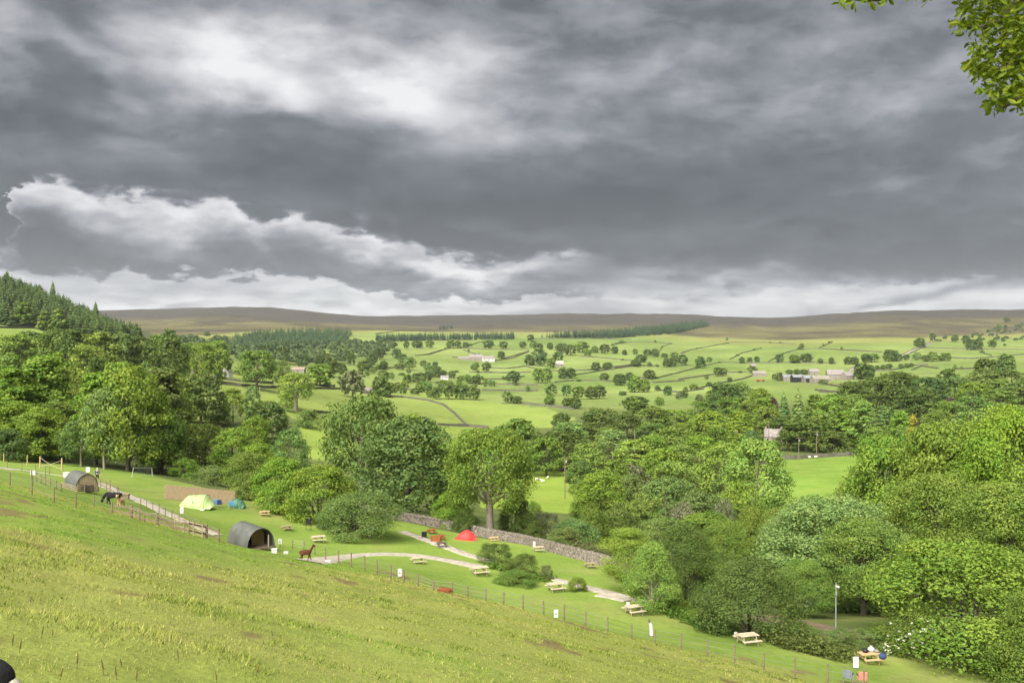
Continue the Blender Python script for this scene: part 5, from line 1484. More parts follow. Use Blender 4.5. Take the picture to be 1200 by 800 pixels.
house(922.5, 446, 12, 7, 'grey roofed shed at the left end of the farmstead', 1.2, roof=TIN_FAR, chim=0, wins=2, name='barn', cat='barn', roofk=.35)
house(934.5, 447.5, 13, 8.5, 'dark open-fronted shed in the farmstead', 1.0, wall=BLACK, roof=TIN_FAR, chim=0, open_front=True, name='barn', cat='barn', roofk=.3)
house(947.5, 448, 13, 8, 'pale grey shed right of the dark open shed', 1.0, wall=STONE_PALE, roof=TIN_FAR, chim=0, open_front=True, name='barn', cat='barn', roofk=.35)
house(961, 448.5, 21, 8.5, 'long stone barn in the middle of the farmstead', .5, roof=STONE_PALE, chim=0, rz=10, wins=4, name='barn', cat='barn')
house(953.5, 439, 11, 7, 'pale farmhouse standing behind the sheds of the farmstead', .6, chim=2)
house(978.5, 445, 19, 12, 'large stone farmhouse at the heart of the farmstead', .6, chim=2, rz=-8)
house(993, 445, 12, 9, 'stone outbuilding right of the large stone farmhouse', .8, chim=0, rz=20)
house(1001, 439, 9, 10, 'stone gable-end house at the right end of the farmstead', 1.3, chim=1, rz=50)
house(557.5, 422.5, 15, 7.5, 'left stone house of the pale distant hamlet', .6, chim=2)
house(572, 423.5, 14, 6.5, 'right pale stone house of the distant hamlet', .6, chim=1, wall=WHITE, rz=12)
house(544, 421.5, 14, 3.5, 'low stone outbuilding left of the distant hamlet houses', .4, chim=0, wins=2, name='barn', cat='barn', door=False)
house(655.5, 429.5, 9, 6.5, 'pink-roofed stone barn among dark field trees', .8, roof=mat('pink_slate', (.46, .36, .31), .9, .2, .5), chim=0, wins=2, name='barn', cat='barn')
house(521, 444.5, 9, 4.5, 'low white barn half hidden by hedge trees', .5, wall=WHITE, chim=0, wins=2, name='barn', cat='barn', door=False)
house(266, 431.5, 10, 8, 'white cottage behind the yellow-green trees on the left', .8, Y=520, wall=WHITE, chim=1, rz=-20)
house(350, 436, 15, 6, 'low brown roofed farm building between the left field trees', .6, roof=mat('brown_slate', (.24, .18, .14), .9, .2, .5), chim=1, wins=3)
house(432, 448, 9, 8, 'pale stone barn behind the hedge above the walled hump field', .8, Y=640, chim=0, rz=30, name='barn', cat='barn')
def tractor():
    p = ground(890, 447, 600)
    root = empty('farm_trailer', p, R(5), 'red farm trailer parked left of the farmstead', 'trailer')
    RUST = mat('rusty_red', (.30, .06, .04), .8, .3, 1)
    MB().box((0, 0, 1.5), (7.0, 2.4, 1.1)).build('body', RUST, root)
    MB().box((4.6, 0, 1.5), (1.6, 1.8, 1.2)).build('cab', RUST, root)
    for x in (-2.2, -.8, 4.6):
        for y in (-1.1, 1.1): MB().tube([(x, y - .2, .6), (x, y + .2, .6)], .6, 10).build('wheel', BLACK, root)
tractor()
# ------------------------------------------------------------------ far field trees and hedges, each one a tree of its own
def ftree(u, vt, vb, wpx, tone=None, kind=None):
    p = ground(u, vb, 560)
    t = tone or TRNG.choice(['dark', 'dark', 'teal', 'dark', 'mid'])
    if kind is None: kind = 'bush' if wpx > 2.6 * (vb - vt) else TRNG.choice(['broad', 'broad2', 'broad'])
    return tree(u, vt, wpx, p.y, kind, t, base=p)
FT2 = [(145,198,234,28),(195,195,230,50),(255,195,230,40),(352,190,232,40),(385,197,228,30),(424,203,230,30),(530,195,236,50),(600,200,236,40),(690,200,232,34),(740,195,235,34),(727,168,202,32),(770,208,232,30),(818,205,238,28),(870,208,252,60),(915,215,265,55),(972,200,252,64),(1028,220,254,32),(1075,212,256,50),(1122,222,256,30),(1168,240,262,25),(995,235,270,40,'bright'),(770,232,290,66),(775,262,315,56),(722,262,312,50),(820,278,325,45),(857,248,295,50),(520,300,342,42),(645,338,396,66),(1032,297,335,44),(1088,298,330,46),(765,325,395,56,'mid'),(805,320,398,50,'mid'),(878,322,375,46),(915,324,372,46),(1073,348,384,45),(1145,354,406,56),(1190,345,382,40),(35,298,332,36),(280,295,318,26),(128,258,308,46),(100,235,280,44),(160,270,335,56,'grey'),(245,300,340,46,'grey'),(215,345,390,44),(245,340,390,42),(285,330,368,44),(318,334,368,38),(356,338,372,36),(150,355,395,40),(190,348,388,40),(20,372,450,54),(50,385,450,44),(590,245,280,36),(1158,432,452,34),(900,462,512,54),(935,460,515,56),(815,455,495,50),(1010,410,470,60),(1050,405,468,60),(950,410,470,60,'mid'),(820,395,455,56,'grey'),(895,400,455,46,'grey'),(620,432,488,50,'olive'),(665,455,490,50),(430,355,390,36),(470,360,400,50),(415,400,472,56,'olive'),(460,402,474,56,'olive'),(345,385,470,60,'olive'),(395,390,470,50,'mid'),(285,412,470,50),(260,430,462,40,'olive'),(185,418,450,48),(90,412,442,40),(130,416,445,40),(545,380,410,40,'grey'),(60,345,372,30),(320,380,420,40,'mid')]
FT3 = [(5,222,258,25),(47,238,264,20),(97,234,262,26),(155,236,270,38),(190,234,272,38),(125,262,298,55),(100,285,318,46),(245,278,320,40),(275,275,318,40),(318,262,312,50),(235,255,275,35),(280,250,280,40),(405,270,325,45),(445,272,296,30),(598,272,302,28),(634,275,300,26),(668,270,300,26),(773,260,300,40),(843,262,302,46,'mid'),(900,257,297,58),(878,210,240,22),(964,279,304,26),(1017,274,306,24),(1095,272,308,36),(1125,274,308,36),(1180,258,298,44),(485,320,364,40),(510,324,362,38),(648,315,350,44),(432,356,378,20),(163,332,376,52),(25,352,406,55),(70,345,378,34,'mid'),(95,360,438,64,'mid'),(140,375,438,50,'mid'),(200,406,432,26),(250,408,452,40),(373,400,428,42),(322,432,464,42),(40,432,452,34),(398,448,485,36,'brown'),(95,460,535,80),(528,182,196,12),(775,345,385,34),(750,352,380,26),(820,332,355,34),(855,330,355,34),(890,330,355,34),(1165,305,378,70),(1195,310,375,50),(300,440,470,30,'brown'),(210,460,500,46,'mid')]
FT4 = [(588,280,338,66),(275,372,425,56),(325,370,422,56,'grey'),(410,348,418,60),(440,352,418,50),(468,372,415,46),(510,375,410,36),(570,362,410,52,'grey'),(622,380,418,45),(662,360,418,64,'mid'),(738,366,414,72),(170,388,434,44,'mid'),(205,388,432,44,'mid'),(72,394,430,30),(8,400,430,26),(890,288,350,54),(930,285,350,56),(862,265,322,40),(1012,290,336,45),(665,250,300,36),(240,428,522,70),(275,440,518,56),(795,260,302,36),(1052,195,232,30,'grey'),(1100,160,186,35),(990,228,245,20),(340,440,472,30),(375,435,468,36),(410,430,465,36),(480,430,460,30),(515,428,455,30),(540,425,452,24)]
for (L_, u0, v0, k) in ((FT2, 440, 350, 4), (FT3, 720, 350, 4), (FT4, 960, 340, 5)):
    for r_ in L_:
        ftree(u0 + r_[0] / k, v0 + r_[1] / k, v0 + r_[2] / k, r_[3] / k * 1.08, r_[4] if len(r_) > 4 else None)
for r_ in [(1005, 288, 352, 50), (1100, 290, 350, 60), (855, 300, 350, 60), (690, 262, 330, 60), (610, 255, 320, 60), (1140, 270, 325, 60), (1060, 330, 390, 60), (960, 345, 395, 50), (780, 300, 360, 60), (640, 330, 370, 50), (1160, 330, 370, 40), (1085, 325, 372, 50)]:
    ftree(160 + r_[0] / 4, 340 + r_[1] / 4, 340 + r_[2] / 4, r_[3] / 4, 'dark')

for _ in range(70):
    line = TRNG.choice([l for l in WALLS if l not in NEARWALLS and 400 < l[0][1] < 470])
    i = TRNG.randrange(len(line) - 1); t_ = TRNG.random()
    u_, v_ = line[i][0] + (line[i + 1][0] - line[i][0]) * t_, line[i][1] + (line[i + 1][1] - line[i][1]) * t_
    p_ = ground(u_, v_ + .3, 560); h_ = TRNG.uniform(2.2, 6.0)
    tree(u_, 400 - (p_.z + h_) / p_.y * F, TRNG.uniform(3.2, 8) / p_.y * F, p_.y, TRNG.choice(['bush', 'bush2', 'broad']), TRNG.choice(['mid', 'olive', 'dark']), base=p_)
for _ in range(46):
    u_, v_ = TRNG.uniform(425, 570), TRNG.uniform(428, 462)
    p_ = ground(u_, v_, 560); h_ = TRNG.uniform(3, 9)
    tree(u_, 400 - (p_.z + h_) / p_.y * F, TRNG.uniform(5, 11) / p_.y * F, p_.y, TRNG.choice(['bush', 'broad', 'ash']), TRNG.choice(['mid', 'olive', 'grey', 'mid']), base=p_)

# ------------------------------------------------------------------ conifers
def conifer_verts(rng, H, W, tiers=12, per=9):
    P, q, lv = [], [], []
    for t in range(tiers):
        f = t / (tiers - 1); z = H * (.04 + .90 * f); r = W / 2 * (1 - f) ** .6 + .18
        for k in range(per):
            a = 2 * math.pi * (k + rng.uniform(-.3, .3) + t * .37) / per
            l = r * rng.uniform(.7, 1.15); wd = max(.35, l * .8)
            c, s = math.cos(a), math.sin(a)
            zt = z + rng.uniform(-.2, .2) + H * .05; zb = z - l * .42
            n = len(P)
            P += [(0, 0, zt + H * .03), (c * l * .6 - s * wd * .6, s * l * .6 + c * wd * .6, zt - (zt - zb) * .55), (c * l, s * l, zb), (c * l * .6 + s * wd * .6, s * l * .6 - c * wd * .6, zt - (zt - zb) * .55)]
            q.append((n, n + 1, n + 2, n + 3)); b = rng.random(); lv += [b] * 4
    return np.array(P), np.array(q), np.array(lv)
CRNG = random.Random(77)
CON = [conifer_verts(CRNG, 18, 7.0, 8, 7) for _ in range(4)]
CON_S = [conifer_verts(CRNG, 18, 8.5, 6, 6) for _ in range(3)]
def crown_small(seed):
    rng = np.random.default_rng(seed)
    d = rdirs(rng, 90); d[:, 2] = np.abs(d[:, 2]) * 1.0 - .25
    p = d * np.array([5, 5, 5.5]) * rng.uniform(.75, 1.05, (90, 1)) + np.array([0, 0, 6])
    nr_ = d + rng.normal(0, .35, (90, 3)); nr_ /= np.linalg.norm(nr_, axis=1)[:, None]
    v, q, lv = leaves(rng, p, nr_, 1.5, .8)
    return v, q, lv
BRD_S = [crown_small(i) for i in range(4)]
def in_poly(u, v, poly): return bool(inpoly(np.array([u]), np.array([v]), poly)[0])
def wood(name, poly, n, protos, h0, H, wf, tone, label, m, ymin=600, pts=None, wob=.25):
    us, vs_ = [p[0] for p in poly], [p[1] for p in poly]
    V, Q, L = [], [], []; base = 0
    k = 0; tries = 0
    while k < n and tries < n * 40:
        tries += 1
        if pts is None:
            u, v = CRNG.uniform(min(us), max(us)), CRNG.uniform(min(vs_), max(vs_))
            if not in_poly(u, v, poly): continue
            p = ground(u, v, ymin)
        else:
            p = pts()
            if p is None: continue
        pv, pq, pl = CRNG.choice(protos)
        s = H / h0 * CRNG.uniform(1 - wob, 1 + wob); sw = s * wf * CRNG.uniform(.85, 1.2)
        a = CRNG.uniform(0, 6.28); c, s2 = math.cos(a), math.sin(a)
        x = (pv[:, 0] * c - pv[:, 1] * s2) * sw + p.x; y = (pv[:, 0] * s2 + pv[:, 1] * c) * sw + p.y; z = pv[:, 2] * s + p.z - .3
        V.append(np.stack([x, y, z], 1)); Q.append(pq + base); L.append(np.clip(pl * .6 + .4 * CRNG.random(), 0, 1)); base += len(pv); k += 1
    me = raw_mesh(name, np.concatenate(V), np.concatenate(Q), m, lv=np.concatenate(L))
    return tag(put(name, me, color=tone), label, None, None, 'stuff')
def left_hill():
    u = CRNG.uniform(-190, 172); Y = CRNG.uniform(700, 990)
    if u > 60 and Y > 700 + (172 - u) * 2.8: Y = 700 + CRNG.random() * (172 - u) * 2.6
    if u > 0 and Y < 655 + u * .35: return None
    return at(u, Y)
wood('conifer_wood', [], 1300, CON, 18, 15, 1.6, (.062, .098, .024), 'dark conifer wood covering the hillside at the far left', NEEDLE, pts=left_hill, wob=.14)
CONM = {}
def conifer(u, vt, Y, wpx, tone, label):
    key = 'conifer'
    if key not in CONM:
        L = [conifer_verts(CRNG, 18, 6.5, 16, 10) for _ in range(3)]
        CONM[key] = [raw_mesh('conifer_crown', v, q, NEEDLE, lv=lv) for v, q, lv in L]
        CONM['trunk'] = MB().tube([(0, 0, -.5), (0, 0, 8), (0, 0, 17.5)], [.28, .2, .03], 6).mesh('conifer_trunk', BARK)
    p = at(u, Y); h = max(4, (400 - vt) / F * Y - p.z); wd = wpx / F * Y
    root = empty('conifer_tree', p, CRNG.uniform(0, 6), label, 'tree'); root.scale = (wd / 6.5, wd / 6.5, h / 18)
    put('trunk', CONM['trunk'], root); put('crown', CRNG.choice(CONM[key]), root, color=TONES[tone][0])
conifer(918.5, 459, 420, 24, 'teal', 'dark narrow conifer left of its paler twin behind the grey-roofed cottage')
conifer(935.5, 455, 410, 26, 'olive', 'olive conical conifer right of the dark narrow one behind the cottage')
conifer(1116, 452, 430, 12, 'dark', 'small dark spiky conifer above the purple-brown tree on the right')
conifer(62, 329, 930, 12, 'dark', 'tallest dark conifer standing out on the skyline of the left hill wood')
conifer(46, 333, 930, 14, 'dark', 'dark skyline conifer just left of the tallest on the left hill wood')
conifer(8, 317, 950, 16, 'dark', 'dark skyline conifer at the top left corner of the hill wood')
conifer(112, 353, 840, 14, 'dark', 'dark skyline conifer lowest down the slope of the left hill wood')
tree(69, 362, 20, 700, 'tall', 'mid', 'pale green larch-like tree at the front of the hillside conifer wood, rightmost of three')
tree(53, 365, 18, 700, 'tall', 'mid', 'pale green larch-like tree at the front of the hillside conifer wood, middle of three')
tree(28, 354, 22, 710, 'tall', 'mid', 'pale green larch-like tree at the front of the hillside conifer wood, leftmost of three')
wood('conifer_plantation', [(262, 402), (300, 393), (350, 390), (402, 388), (412, 392), (405, 402), (370, 408), (330, 410), (285, 414)], 1000, CON_S, 18, 12, 1.5, (.050, .085, .036), 'blue-green conifer plantation on the hill below the moor', NEEDLE, 800)
wood('mixed_wood', [(196, 398), (240, 396), (280, 404), (290, 411), (340, 406), (400, 404), (440, 402), (466, 405), (455, 416), (420, 424), (380, 430), (330, 428), (290, 428), (255, 420), (215, 408)], 300, BRD_S, 12, 12, .95, (.085, .125, .045), 'grey-green mixed wood below the conifer plantation', LEAF, 650)
wood('conifer_belt', [(440, 397), (470, 396), (530, 395), (602, 393.5), (602, 398), (530, 398.5), (440, 401)], 420, CON_S, 18, 12, 1.3, (.036, .064, .030), 'thin straight belt of dark conifers below the moor', NEEDLE, 900)
wood('conifer_clump', [(514, 384), (531, 383.5), (531, 386), (514, 386.5)], 24, CON_S, 18, 11, 1.2, (.04, .06, .03), 'tiny dark clump of conifers on the moor edge', NEEDLE, 900)
wood('conifer_plantation', [(634, 396), (680, 394), (720, 391), (760, 386), (800, 381), (828, 379), (833, 382), (790, 391), (720, 396.5)], 1100, CON_S, 18, 15, 1.4, (.040, .070, .030), 'dark straight-edged conifer plantation on the moor edge right of centre', NEEDLE, 900)
wood('scrub_wood', [(1088, 400), (1130, 392), (1170, 384), (1215, 374), (1300, 372), (1300, 405), (1200, 408), (1140, 404)], 150, BRD_S, 12, 8, 1.1, (.06, .105, .03), 'green scrub wood climbing the moor edge at the far right', LEAF, 800)

# ------------------------------------------------------------------ bushes, nettles and flowers on the campsite
T = tree
T(580, 636, 42, 88, 'bush2', 'dark', 'dark bush by the track right of the table at the path end')
T(612, 648, 42, 83, 'bush2', 'dark', 'second dark bush by the track, lower and right of the first')
T(677, 675, 22, 77, 'bush', 'mid', 'small round bush beside the mid-lawn picnic table')
T(640, 661, 16, 82, 'bush2', 'brown', 'thin twiggy bush by the track right of the two dark bushes')
T(604, 667, 52, 79, 'bush', 'mid', 'low bright plant mass in front of the two dark bushes')
T(828, 712, 44, 68, 'bush', 'bright', 'low leafy plants along the lawn edge left of the glossy sycamore')
T(795, 706, 34, 71, 'bush', 'mid', 'low plants at the foot of the feathery pale birch')
T(930, 738, 60, 64, 'bush2', 'olive', 'rough olive undergrowth below the lamp pole, left part')
T(975, 745, 66, 62.5, 'bush2', 'olive', 'rough pale undergrowth below the lamp pole, middle part')
T(1020, 752, 50, 63.5, 'bush2', 'olive', 'rough olive undergrowth behind the laden picnic table')
def weeds(name, px, n, hmin, hmax, spread, tone, label, ymin=58):
    pts = [ground(u, v, ymin) for u, v in px]
    rng = np.random.default_rng(len(px) + n)
    P, N = [], []
    for _ in range(n):
        i = rng.integers(0, len(pts) - 1); p = pts[i].lerp(pts[i + 1], rng.random())
        x, y = p.x + rng.normal(0, spread), p.y + rng.normal(0, spread)
        P.append((x, y, 0, rng.uniform(hmin, hmax)))
    P = np.array(P); P[:, 2] = zfun(P[:, 0], P[:, 1])
    m = 16
    pos = np.repeat(P, m, 0); k = rng.random(len(pos))
    q = np.stack([pos[:, 0] + rng.normal(0, .16, len(pos)), pos[:, 1] + rng.normal(0, .16, len(pos)), pos[:, 2] + pos[:, 3] * k], 1)
    nr_ = rdirs(rng, len(q)) * .8; nr_[:, 2] += .7; nr_ /= np.linalg.norm(nr_, axis=1)[:, None]
    v, f, lv = leaves(rng, q, nr_, .11)
    return tag(put(name, raw_mesh(name, v, f, LEAF, lv=lv), color=tone), label, None, None, 'stuff')
weeds('undergrowth', [(770, 712), (800, 722), (830, 732), (850, 742)], 420, .2, .7, .6, (.085, .15, .022), 'bright weeds along the lawn edge under the right-hand trees')
weeds('undergrowth', [(900, 748), (930, 758), (955, 763), (985, 768)], 480, .25, .9, .7, (.10, .125, .03), 'rough weeds along the lawn edge below the lamp pole')
weeds('undergrowth', [(575, 664), (610, 672), (640, 680)], 300, .15, .5, .5, (.095, .16, .022), 'low weeds around the dark bushes by the track')
weeds('undergrowth', [(620, 626), (650, 634), (690, 648), (715, 658)], 500, .4, 1.5, 1.6, (.12, .13, .05), 'tall pale weeds beyond the stone wall', 108)
def elder_flowers(root):
    """Flat flower heads on the outer leaves of the elder, thickest low on its left side."""
    rng = np.random.default_rng(5)
    bpy.context.view_layer.update()
    crown = [c for c in root.children if c.name.startswith('foliage')][0]
    me = crown.data; co = np.zeros(len(me.vertices) * 3, np.float32); me.vertices.foreach_get('co', co); co = co.reshape(-1, 3)
    Mw = np.array(crown.matrix_world); wco = co @ Mw[:3, :3].T + Mw[:3, 3]
    c = wco.mean(0); r = np.percentile(np.hypot(wco[:, 0] - c[0], wco[:, 1] - c[1]), 98)
    d = np.hypot(wco[:, 0] - c[0], wco[:, 1] - c[1])
    ok = np.nonzero((wco[:, 1] < c[1] - .2 * r) & (wco[:, 0] < c[0] + .35 * r) & (d > .70 * r))[0]
    V, Q = [], []; n = 0
    for i in rng.choice(ok, 46, replace=False):
        m = 8
        p = wco[i] + np.array([-.03, -.06, .02])
        pos = p + rng.normal(0, .055, (m, 3)) * np.array([1, 1, .4]); nr_ = rdirs(rng, m) * .5; nr_[:, 2] += 1; nr_[:, 1] -= .6; nr_ /= np.linalg.norm(nr_, axis=1)[:, None]
        v_, q_, _l = leaves(rng, pos, nr_, .042, .9)
        Q.append(q_ + n); V.append(v_); n += len(v_)
    o = put('blossom', raw_mesh('blossom', np.concatenate(V), np.concatenate(Q), mat('blossom', (.55, .54, .43), .8, .1, 3)), root)
    tag(o, kind='stuff')
    o.matrix_parent_inverse = root.matrix_world.inverted()
for o in list(COL.objects):
    if o.get('label', '').startswith('white-flowered elder'):
        elder_flowers(o)

# ------------------------------------------------------------------ the oak that overhangs the camera from the right
def overhang():
    base = Vector((9.2, 6.0, zf(9.2, 6.0)))
    root = empty('oak_tree', base, 0, 'oak whose leafy branches hang into the top right of the view', 'tree')
    inv = -base
    rng = random.Random(21)
    MB().tube([base + Vector((0, 0, -.5)) + inv, base + inv + Vector((0, .1, 3)), base + inv + Vector((-.2, .3, 6.5)), base + inv + Vector((-.3, .6, 9.5))], [.55, .42, .32, .12], 12).build('trunk', BARK, root, True)
    def P(u, v, Y): return Vector(((u - 600) / F * Y, Y, (400 - v) / F * Y)) + inv
    top = base + inv + Vector((-.2, .3, 6.2))
    limbs = [
        [top, P(1300, -120, 7.2), P(1225, -40, 7.4), P(1180, 20, 7.5), P(1150, 34, 7.5), P(1133, 31, 7.5)],
        [top, P(1310, -60, 7.6), P(1240, 30, 7.7), P(1190, 75, 7.6), P(1163, 85, 7.6), P(1140, 78, 7.5)],
        [top, P(1320, -20, 7.2), P(1260, 70, 7.2), P(1205, 108, 7.3), P(1180, 122, 7.3), P(1168, 130, 7.3)],
        [top, P(1290, -160, 7.9), P(1190, -60, 7.8), P(1140, -20, 7.6), P(1124, 2, 7.6)],
        [top, P(1260, -180, 7.0), P(1150, -80, 6.9), P(1070, -14, 6.9), P(1030, 0, 6.9), P(988, -2, 6.9)],
        [top, P(1300, 20, 8.0), P(1240, 60, 8.1), P(1200, 50, 8.1), P(1170, 55, 8.0)],
    ]
    twigs = []
    for L_ in limbs:
        n = len(L_); MB().tube(smooth_line(L_, 2), [.075 - .068 * i / (len(smooth_line(L_, 2)) - 1) for i in range(len(smooth_line(L_, 2)))], 6).build('branch', BARK, root, True)
    # lobed oak leaf, folded along its rib
    outl = [(0, 0), (.10, .12), (.07, .2), (.19, .30), (.12, .40), (.25, .52), (.17, .62), (.24, .74), (.14, .82), (.10, .95), (0, 1.0)]
    lm = MB(); pts = []
    for x, y in outl: pts.append((x, y, .18 * x - .12 * y * y))
    n = len(pts)
    left = [(-x, y, z) for x, y, z in pts[1:-1]]
    allp = pts + left
    fs = []
    rib = [(0, y, -.12 * y * y) for y in (.2, .4, .62, .82)]
    # right half and left half as fans of quads to the rib
    lm.add([(x, y, z) for x, y, z in pts], [tuple(range(n))]); lm.add([pts[0]] + left[::1] + [pts[-1]], [tuple(reversed(range(n)))])
    leaf_me = lm.mesh('oak_leaf', LEAF)
    a = leaf_me.attributes.new('lv', 'FLOAT', 'POINT'); a.data.foreach_set('value', [.5] * len(leaf_me.vertices))
    # clusters of leaves: (u, v, radius px, count)
    cl = [(1150, 8, 24, 34), (1132, 30, 12, 14), (1165, 20, 26, 44), (1190, 10, 26, 50), (1180, 45, 24, 40), (1150, 52, 16, 22), (1147, 70, 12, 18), (1195, 62, 20, 34), (1175, 70, 16, 22), (1142, 80, 11, 16), (1160, 92, 18, 32), (1185, 90, 20, 36),
          (1170, 108, 14, 22), (1198, 110, 14, 22), (1166, 124, 9, 12), (1188, 118, 12, 14), (1200, 32, 22, 40), (1128, 6, 9, 9), (1116, 27, 3, 2), (1168, -12, 40, 40), (1210, 80, 24, 40),
          (1000, -3, 9, 9), (986, 1, 5, 5), (1022, -5, 9, 7), (1041, -2, 5, 4), (1060, -16, 10, 8), (1010, -18, 16, 12)]
    for L_ in limbs:      # leafy twigs along the limbs beyond the view
        for a_, b_ in zip(L_[1:-2], L_[2:-1]):
            for _ in range(26):
                q_ = a_.lerp(b_, rng.random()) - inv
                uu, vv = 600 + F * q_.x / q_.y, 400 - F * q_.z / q_.y
                if uu > 1205 or vv < -14: cl.append((uu, vv, 26, 4))
    allL = []
    for u, v, r_, n_ in cl:
        for _ in range(int(n_ * 2.7)):
            a = rng.uniform(0, 6.28); q = r_ * math.sqrt(rng.random())
            Y = (6.9 if u < 1100 else 7.55) + rng.uniform(-.45, .45)
            allL.append((P(u + q * math.cos(a), v + q * math.sin(a), Y), rng.uniform(.05, .09), rng.uniform(0, 6.28), rng.uniform(-1.5, 1.7), rng.uniform(-1.5, 1.5), rng.uniform(0, 1), u > 1240))
    rng.shuffle(allL)
    allL = allL[:]
    for i, (p, s, rz, rx, ry, tone, _) in enumerate(allL[:300]):
        o = put('leaf', leaf_me, root, p)
        o.rotation_euler = (rx - .9, ry, rz); o.scale = (s, s, s)
        o.color = (.085 + .06 * tone, .13 + .05 * tone, .012, 1)
    V, Q, LV = [], [], []
    mb = MB()
    for (p, s, rz, rx, ry, tone, _) in allL[300:]:
        M = Euler((rx - .9, ry, rz)).to_matrix()
        for f in leaf_me.polygons:
            mb.add([M @ leaf_me.vertices[i].co * s + p for i in f.vertices], [tuple(range(len(f.vertices)))])
    # an outer crown beyond the frame
    me = mb.mesh('foliage', LEAF)
    a = me.attributes.new('lv', 'FLOAT', 'POINT'); a.data.foreach_set('value', np.random.default_rng(1).random(len(me.vertices) // 11 + 1).repeat(11)[:len(me.vertices)])
    tag(put('foliage', me, root, color=(.115, .16, .012)), kind='stuff')
    cm, lob = make_crown('upper_crown', 91, 9, 9, 1.0, 16, 14, 85, .075, 'round')
    tag(put('upper_crown', cm, root, (0.6, 0.3, 4.2), color=(.09, .13, .01)), kind='stuff')
overhang()

# ------------------------------------------------------------------ grass of the near meadow
def grass():
    rng = np.random.default_rng(2)
    N = 750000
    u = rng.uniform(-260, 1460, N)
    Y = 4.2 + (78 - 4.2) * rng.random(N) ** 1.12
    fy = np.interp(u, FENCE_U, FENCE_Y)
    k = Y < fy - .3
    u, Y = u[k], Y[k]
    X = (u - 600) / F * Y
    cl = fbm(X / .8, Y / .8, 31, 2)
    tus = sstep(.52, .72, fbm(X / 1.7, Y / 1.7, 5, 3))
    keep = rng.random(len(X)) < (.35 + .9 * cl) * (1 - .8 * sstep(.70, .77, fbm(X / 1.3, Y / 1.9, 91, 2)))
    X, Y, cl, tus = X[keep], Y[keep], cl[keep], tus[keep]
    n = len(X)
    Z = zfun(X, Y) - .02
    s = fbm(X / 4.5, Y / 6.0, 11, 4)
    green = sstep(.40, .62, fbm(X / 13.0 + 3.1, Y / 16.0, 15, 3))
    straw = sstep(.42, .66, s) * (1 - .75 * green)
    tuft = sstep(.60, .72, fbm(X / 1.1, Y / 1.5, 71, 3))
    L = rng.uniform(.022, .075, n) * (.75 + .7 * tus + .2 * straw + .55 * tuft) * (1 - .3 * green)
    Wd = (.003 + .0006 * Y) * rng.uniform(.6, 1.3, n)
    a = rng.uniform(0, 2 * np.pi, n); lean = rng.uniform(.3, 1.45, n)
    wa = 0.6 + .7 * (fbm(X / 3, Y / 3, 55, 2) - .5)
    dxn = np.cos(a) * .95 + np.cos(wa) * .06; dyn = np.sin(a) * .95 + np.sin(wa) * .03
    side = rng.uniform(0, np.pi, n) ; sx, sy = np.cos(side * .5 - .8), np.sin(side * .5 - .8)
    base = np.stack([X, Y, Z], 1)
    w_ = np.stack([sx * Wd, sy * Wd, np.zeros(n)], 1)
    tip = base + np.stack([dxn * L * lean * .8, dyn * L * lean * .8, L * np.sqrt(np.maximum(.15, 1 - (lean * .6) ** 2))], 1)
    V = np.stack([base - w_, base + w_, tip], 1).reshape(-1, 3)
    q = np.arange(3 * n).reshape(n, 3)
    r1 = rng.random(n)
    s2 = sstep(.5, .68, fbm(X / 1.9, Y / 2.6, 83, 3))
    isstraw = (rng.random(n) < .08 + .18 * straw + .14 * s2 * (1 - .7 * green) - .3 * tuft)[:, None]
    gcol = np.array([.190, .220, .048])[None] * (1 - green[:, None]) + np.array([.125, .215, .028])[None] * green[:, None]
    c = np.where(isstraw, np.array([.37, .35, .12])[None], gcol * 1.25) * (.78 + .5 * r1[:, None])
    dark = (rng.random(n) < .05 + .30 * tuft)[:, None]
    c = np.where(dark, np.array([.095, .145, .022])[None], c)
    bare = sstep(.70, .77, fbm(X / 1.3, Y / 1.9, 91, 2))[:, None]
    c = c * (1 - .6 * bare) + np.array([.19, .13, .06]) * .6 * bare
    m, t, out = new_mat('grass_blade')
    at_ = t.n('ShaderNodeAttribute', attribute_name='gcol').outputs['Color']
    d = t.n('ShaderNodeBsdfDiffuse'); t.put(d.inputs[0], at_)
    tr = t.n('ShaderNodeBsdfTranslucent'); t.put(tr.inputs[0], at_)
    mx = t.n('ShaderNodeMixShader'); mx.inputs[0].default_value = .35
    t.t.links.new(d.outputs[0], mx.inputs[1]); t.t.links.new(tr.outputs[0], mx.inputs[2]); t.t.links.new(mx.outputs[0], out.inputs[0])
    me = raw_mesh('meadow_grass', V, q, m, tri=True, cols=np.repeat(c, 3, 0))
    tag(put('meadow_grass', me), 'rough yellow-green grass of the near sloping meadow', None, None, 'stuff')
    mb = MB(); rr = random.Random(5)
    for u, v in [(14, 752), (22, 760), (48, 742), (62, 740), (90, 778), (122, 785), (137, 790), (160, 792), (143, 775), (70, 790), (210, 770), (255, 796), (320, 742), (35, 700), (410, 780), (470, 760), (300, 785)]:
        p = ground(u, v + 6, 5); h = rr.uniform(.07, .15)
        q = p + Vector((rr.uniform(-.03, .03), 0, h))
        mb.tube([p - Vector((0, 0, .02)), q], [.003, .002], 4)
        for k in range(5): mb.ball(p.lerp(q, .45 + .13 * k), ((.008 - .001 * k), (.008 - .001 * k), .014), 6, 4)
    tag(mb.build('dock_stalks', mat('dock_stalk', (.11, .075, .03), .9, .4, 9)), 'thin brown dock stalks standing in the near grass', None, None, 'stuff')
grass()
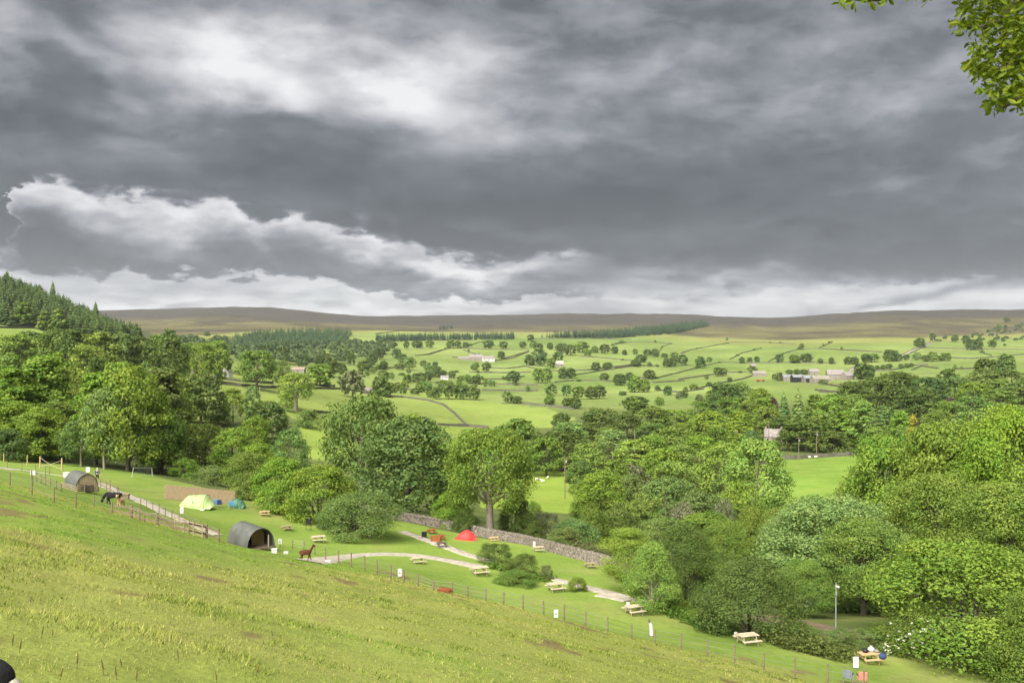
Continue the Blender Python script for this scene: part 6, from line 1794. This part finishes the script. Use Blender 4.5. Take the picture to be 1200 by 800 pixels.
# ------------------------------------------------------------------ haze over the valley
def haze():
    m, t, out = new_mat('haze')
    pv = t.n('ShaderNodeVolumePrincipled')
    pv.inputs['Color'].default_value = (.86, .92, 1.0, 1)
    pv.inputs['Density'].default_value = 4.6e-5
    pv.inputs['Anisotropy'].default_value = 0.2
    t.t.links.new(pv.outputs[0], out.inputs['Volume'])
    mb = MB(); mb.box((0, 0, 200), (19400, 19400, 800))
    tag(mb.build('haze', m), kind='stuff')
haze()
# ------------------------------------------------------------------ labels for the trees, walls and so on that have none yet
MARK_NEAR = [('red tunnel tent', 545, 627), ('lime tunnel tent', 230, 588), ('little goal', 168, 552), ('gnarled oak', 571, 560), ('open metal shelter', 292, 632), ('tall lamp pole', 980, 715),
             ('grey-roofed cottage', 905, 515), ('field power pole', 662, 555), ('golden yellow tree', 1069, 495), ('round lone field tree', 301, 435), ('conifer hillside', 80, 375), ('feathery pale birch', 764, 680), ('pale tree by the valley field', 887, 555)]
MARK_FAR = [('pale distant hamlet', 555, 420), ('long stone farm', 955, 440), ('long pale barn', 888, 437), ('pink-roofed barn', 655, 426), ('moor road', 1080, 412), ('dark moor-edge plantation', 740, 385), ('thin conifer belt', 520, 394), ('round lone field tree', 301, 435), ('walled hump field', 590, 485)]
def ordinal(n):
    words = ['nearest', 'second', 'third', 'fourth', 'fifth', 'sixth', 'seventh', 'eighth', 'ninth', 'tenth', 'eleventh', 'twelfth', 'thirteenth', 'fourteenth', 'fifteenth', 'sixteenth', 'seventeenth', 'eighteenth', 'nineteenth', 'twentieth']
    return words[n] if n < len(words) else f'{n + 1}th'
def label_all(rows, noun):
    """rows: (object, u, v, first words, family). Names each after the nearest landmark, the side it lies on and how far out it is."""
    bins = {}
    for o, u, v, first, fam in rows:
        marks = MARK_NEAR if fam == 'near' else MARK_FAR
        m = min(marks, key=lambda q: math.hypot(q[1] - u, (q[2] - v) * 1.6))
        du, dv = u - m[1], (v - m[2]) * 1.6
        side = ('left of' if du < 0 else 'right of') if abs(du) > abs(dv) else ('above' if dv < 0 else 'below')
        bins.setdefault((m[0], side), []).append((math.hypot(du, dv), o, first))
    for (m, side), L in bins.items():
        for i, (d, o, first) in enumerate(sorted(L, key=lambda q: q[0])):
            o['label'] = f'{first}, {ordinal(i)} {noun} {side} the {m}'
            if i == 0: o['label'] = f'{first}, {noun} nearest {side} the {m}'
rows = []
for o, u, v, h, word, fam, cat in THINGS:
    if cat == 'wall':
        continue
    size = 'low' if h < 5 else ('small' if h < 9 else ('tall' if h > 15 else 'leafy'))
    rows.append((o, u, v, f'{size} {word} {cat}', fam))
label_all(rows, 'one')
label_all([(o, u, v, f'dark stone field wall, {word}', 'far') for o, u, v, h, word, fam, cat in THINGS if cat == 'wall'], 'wall')
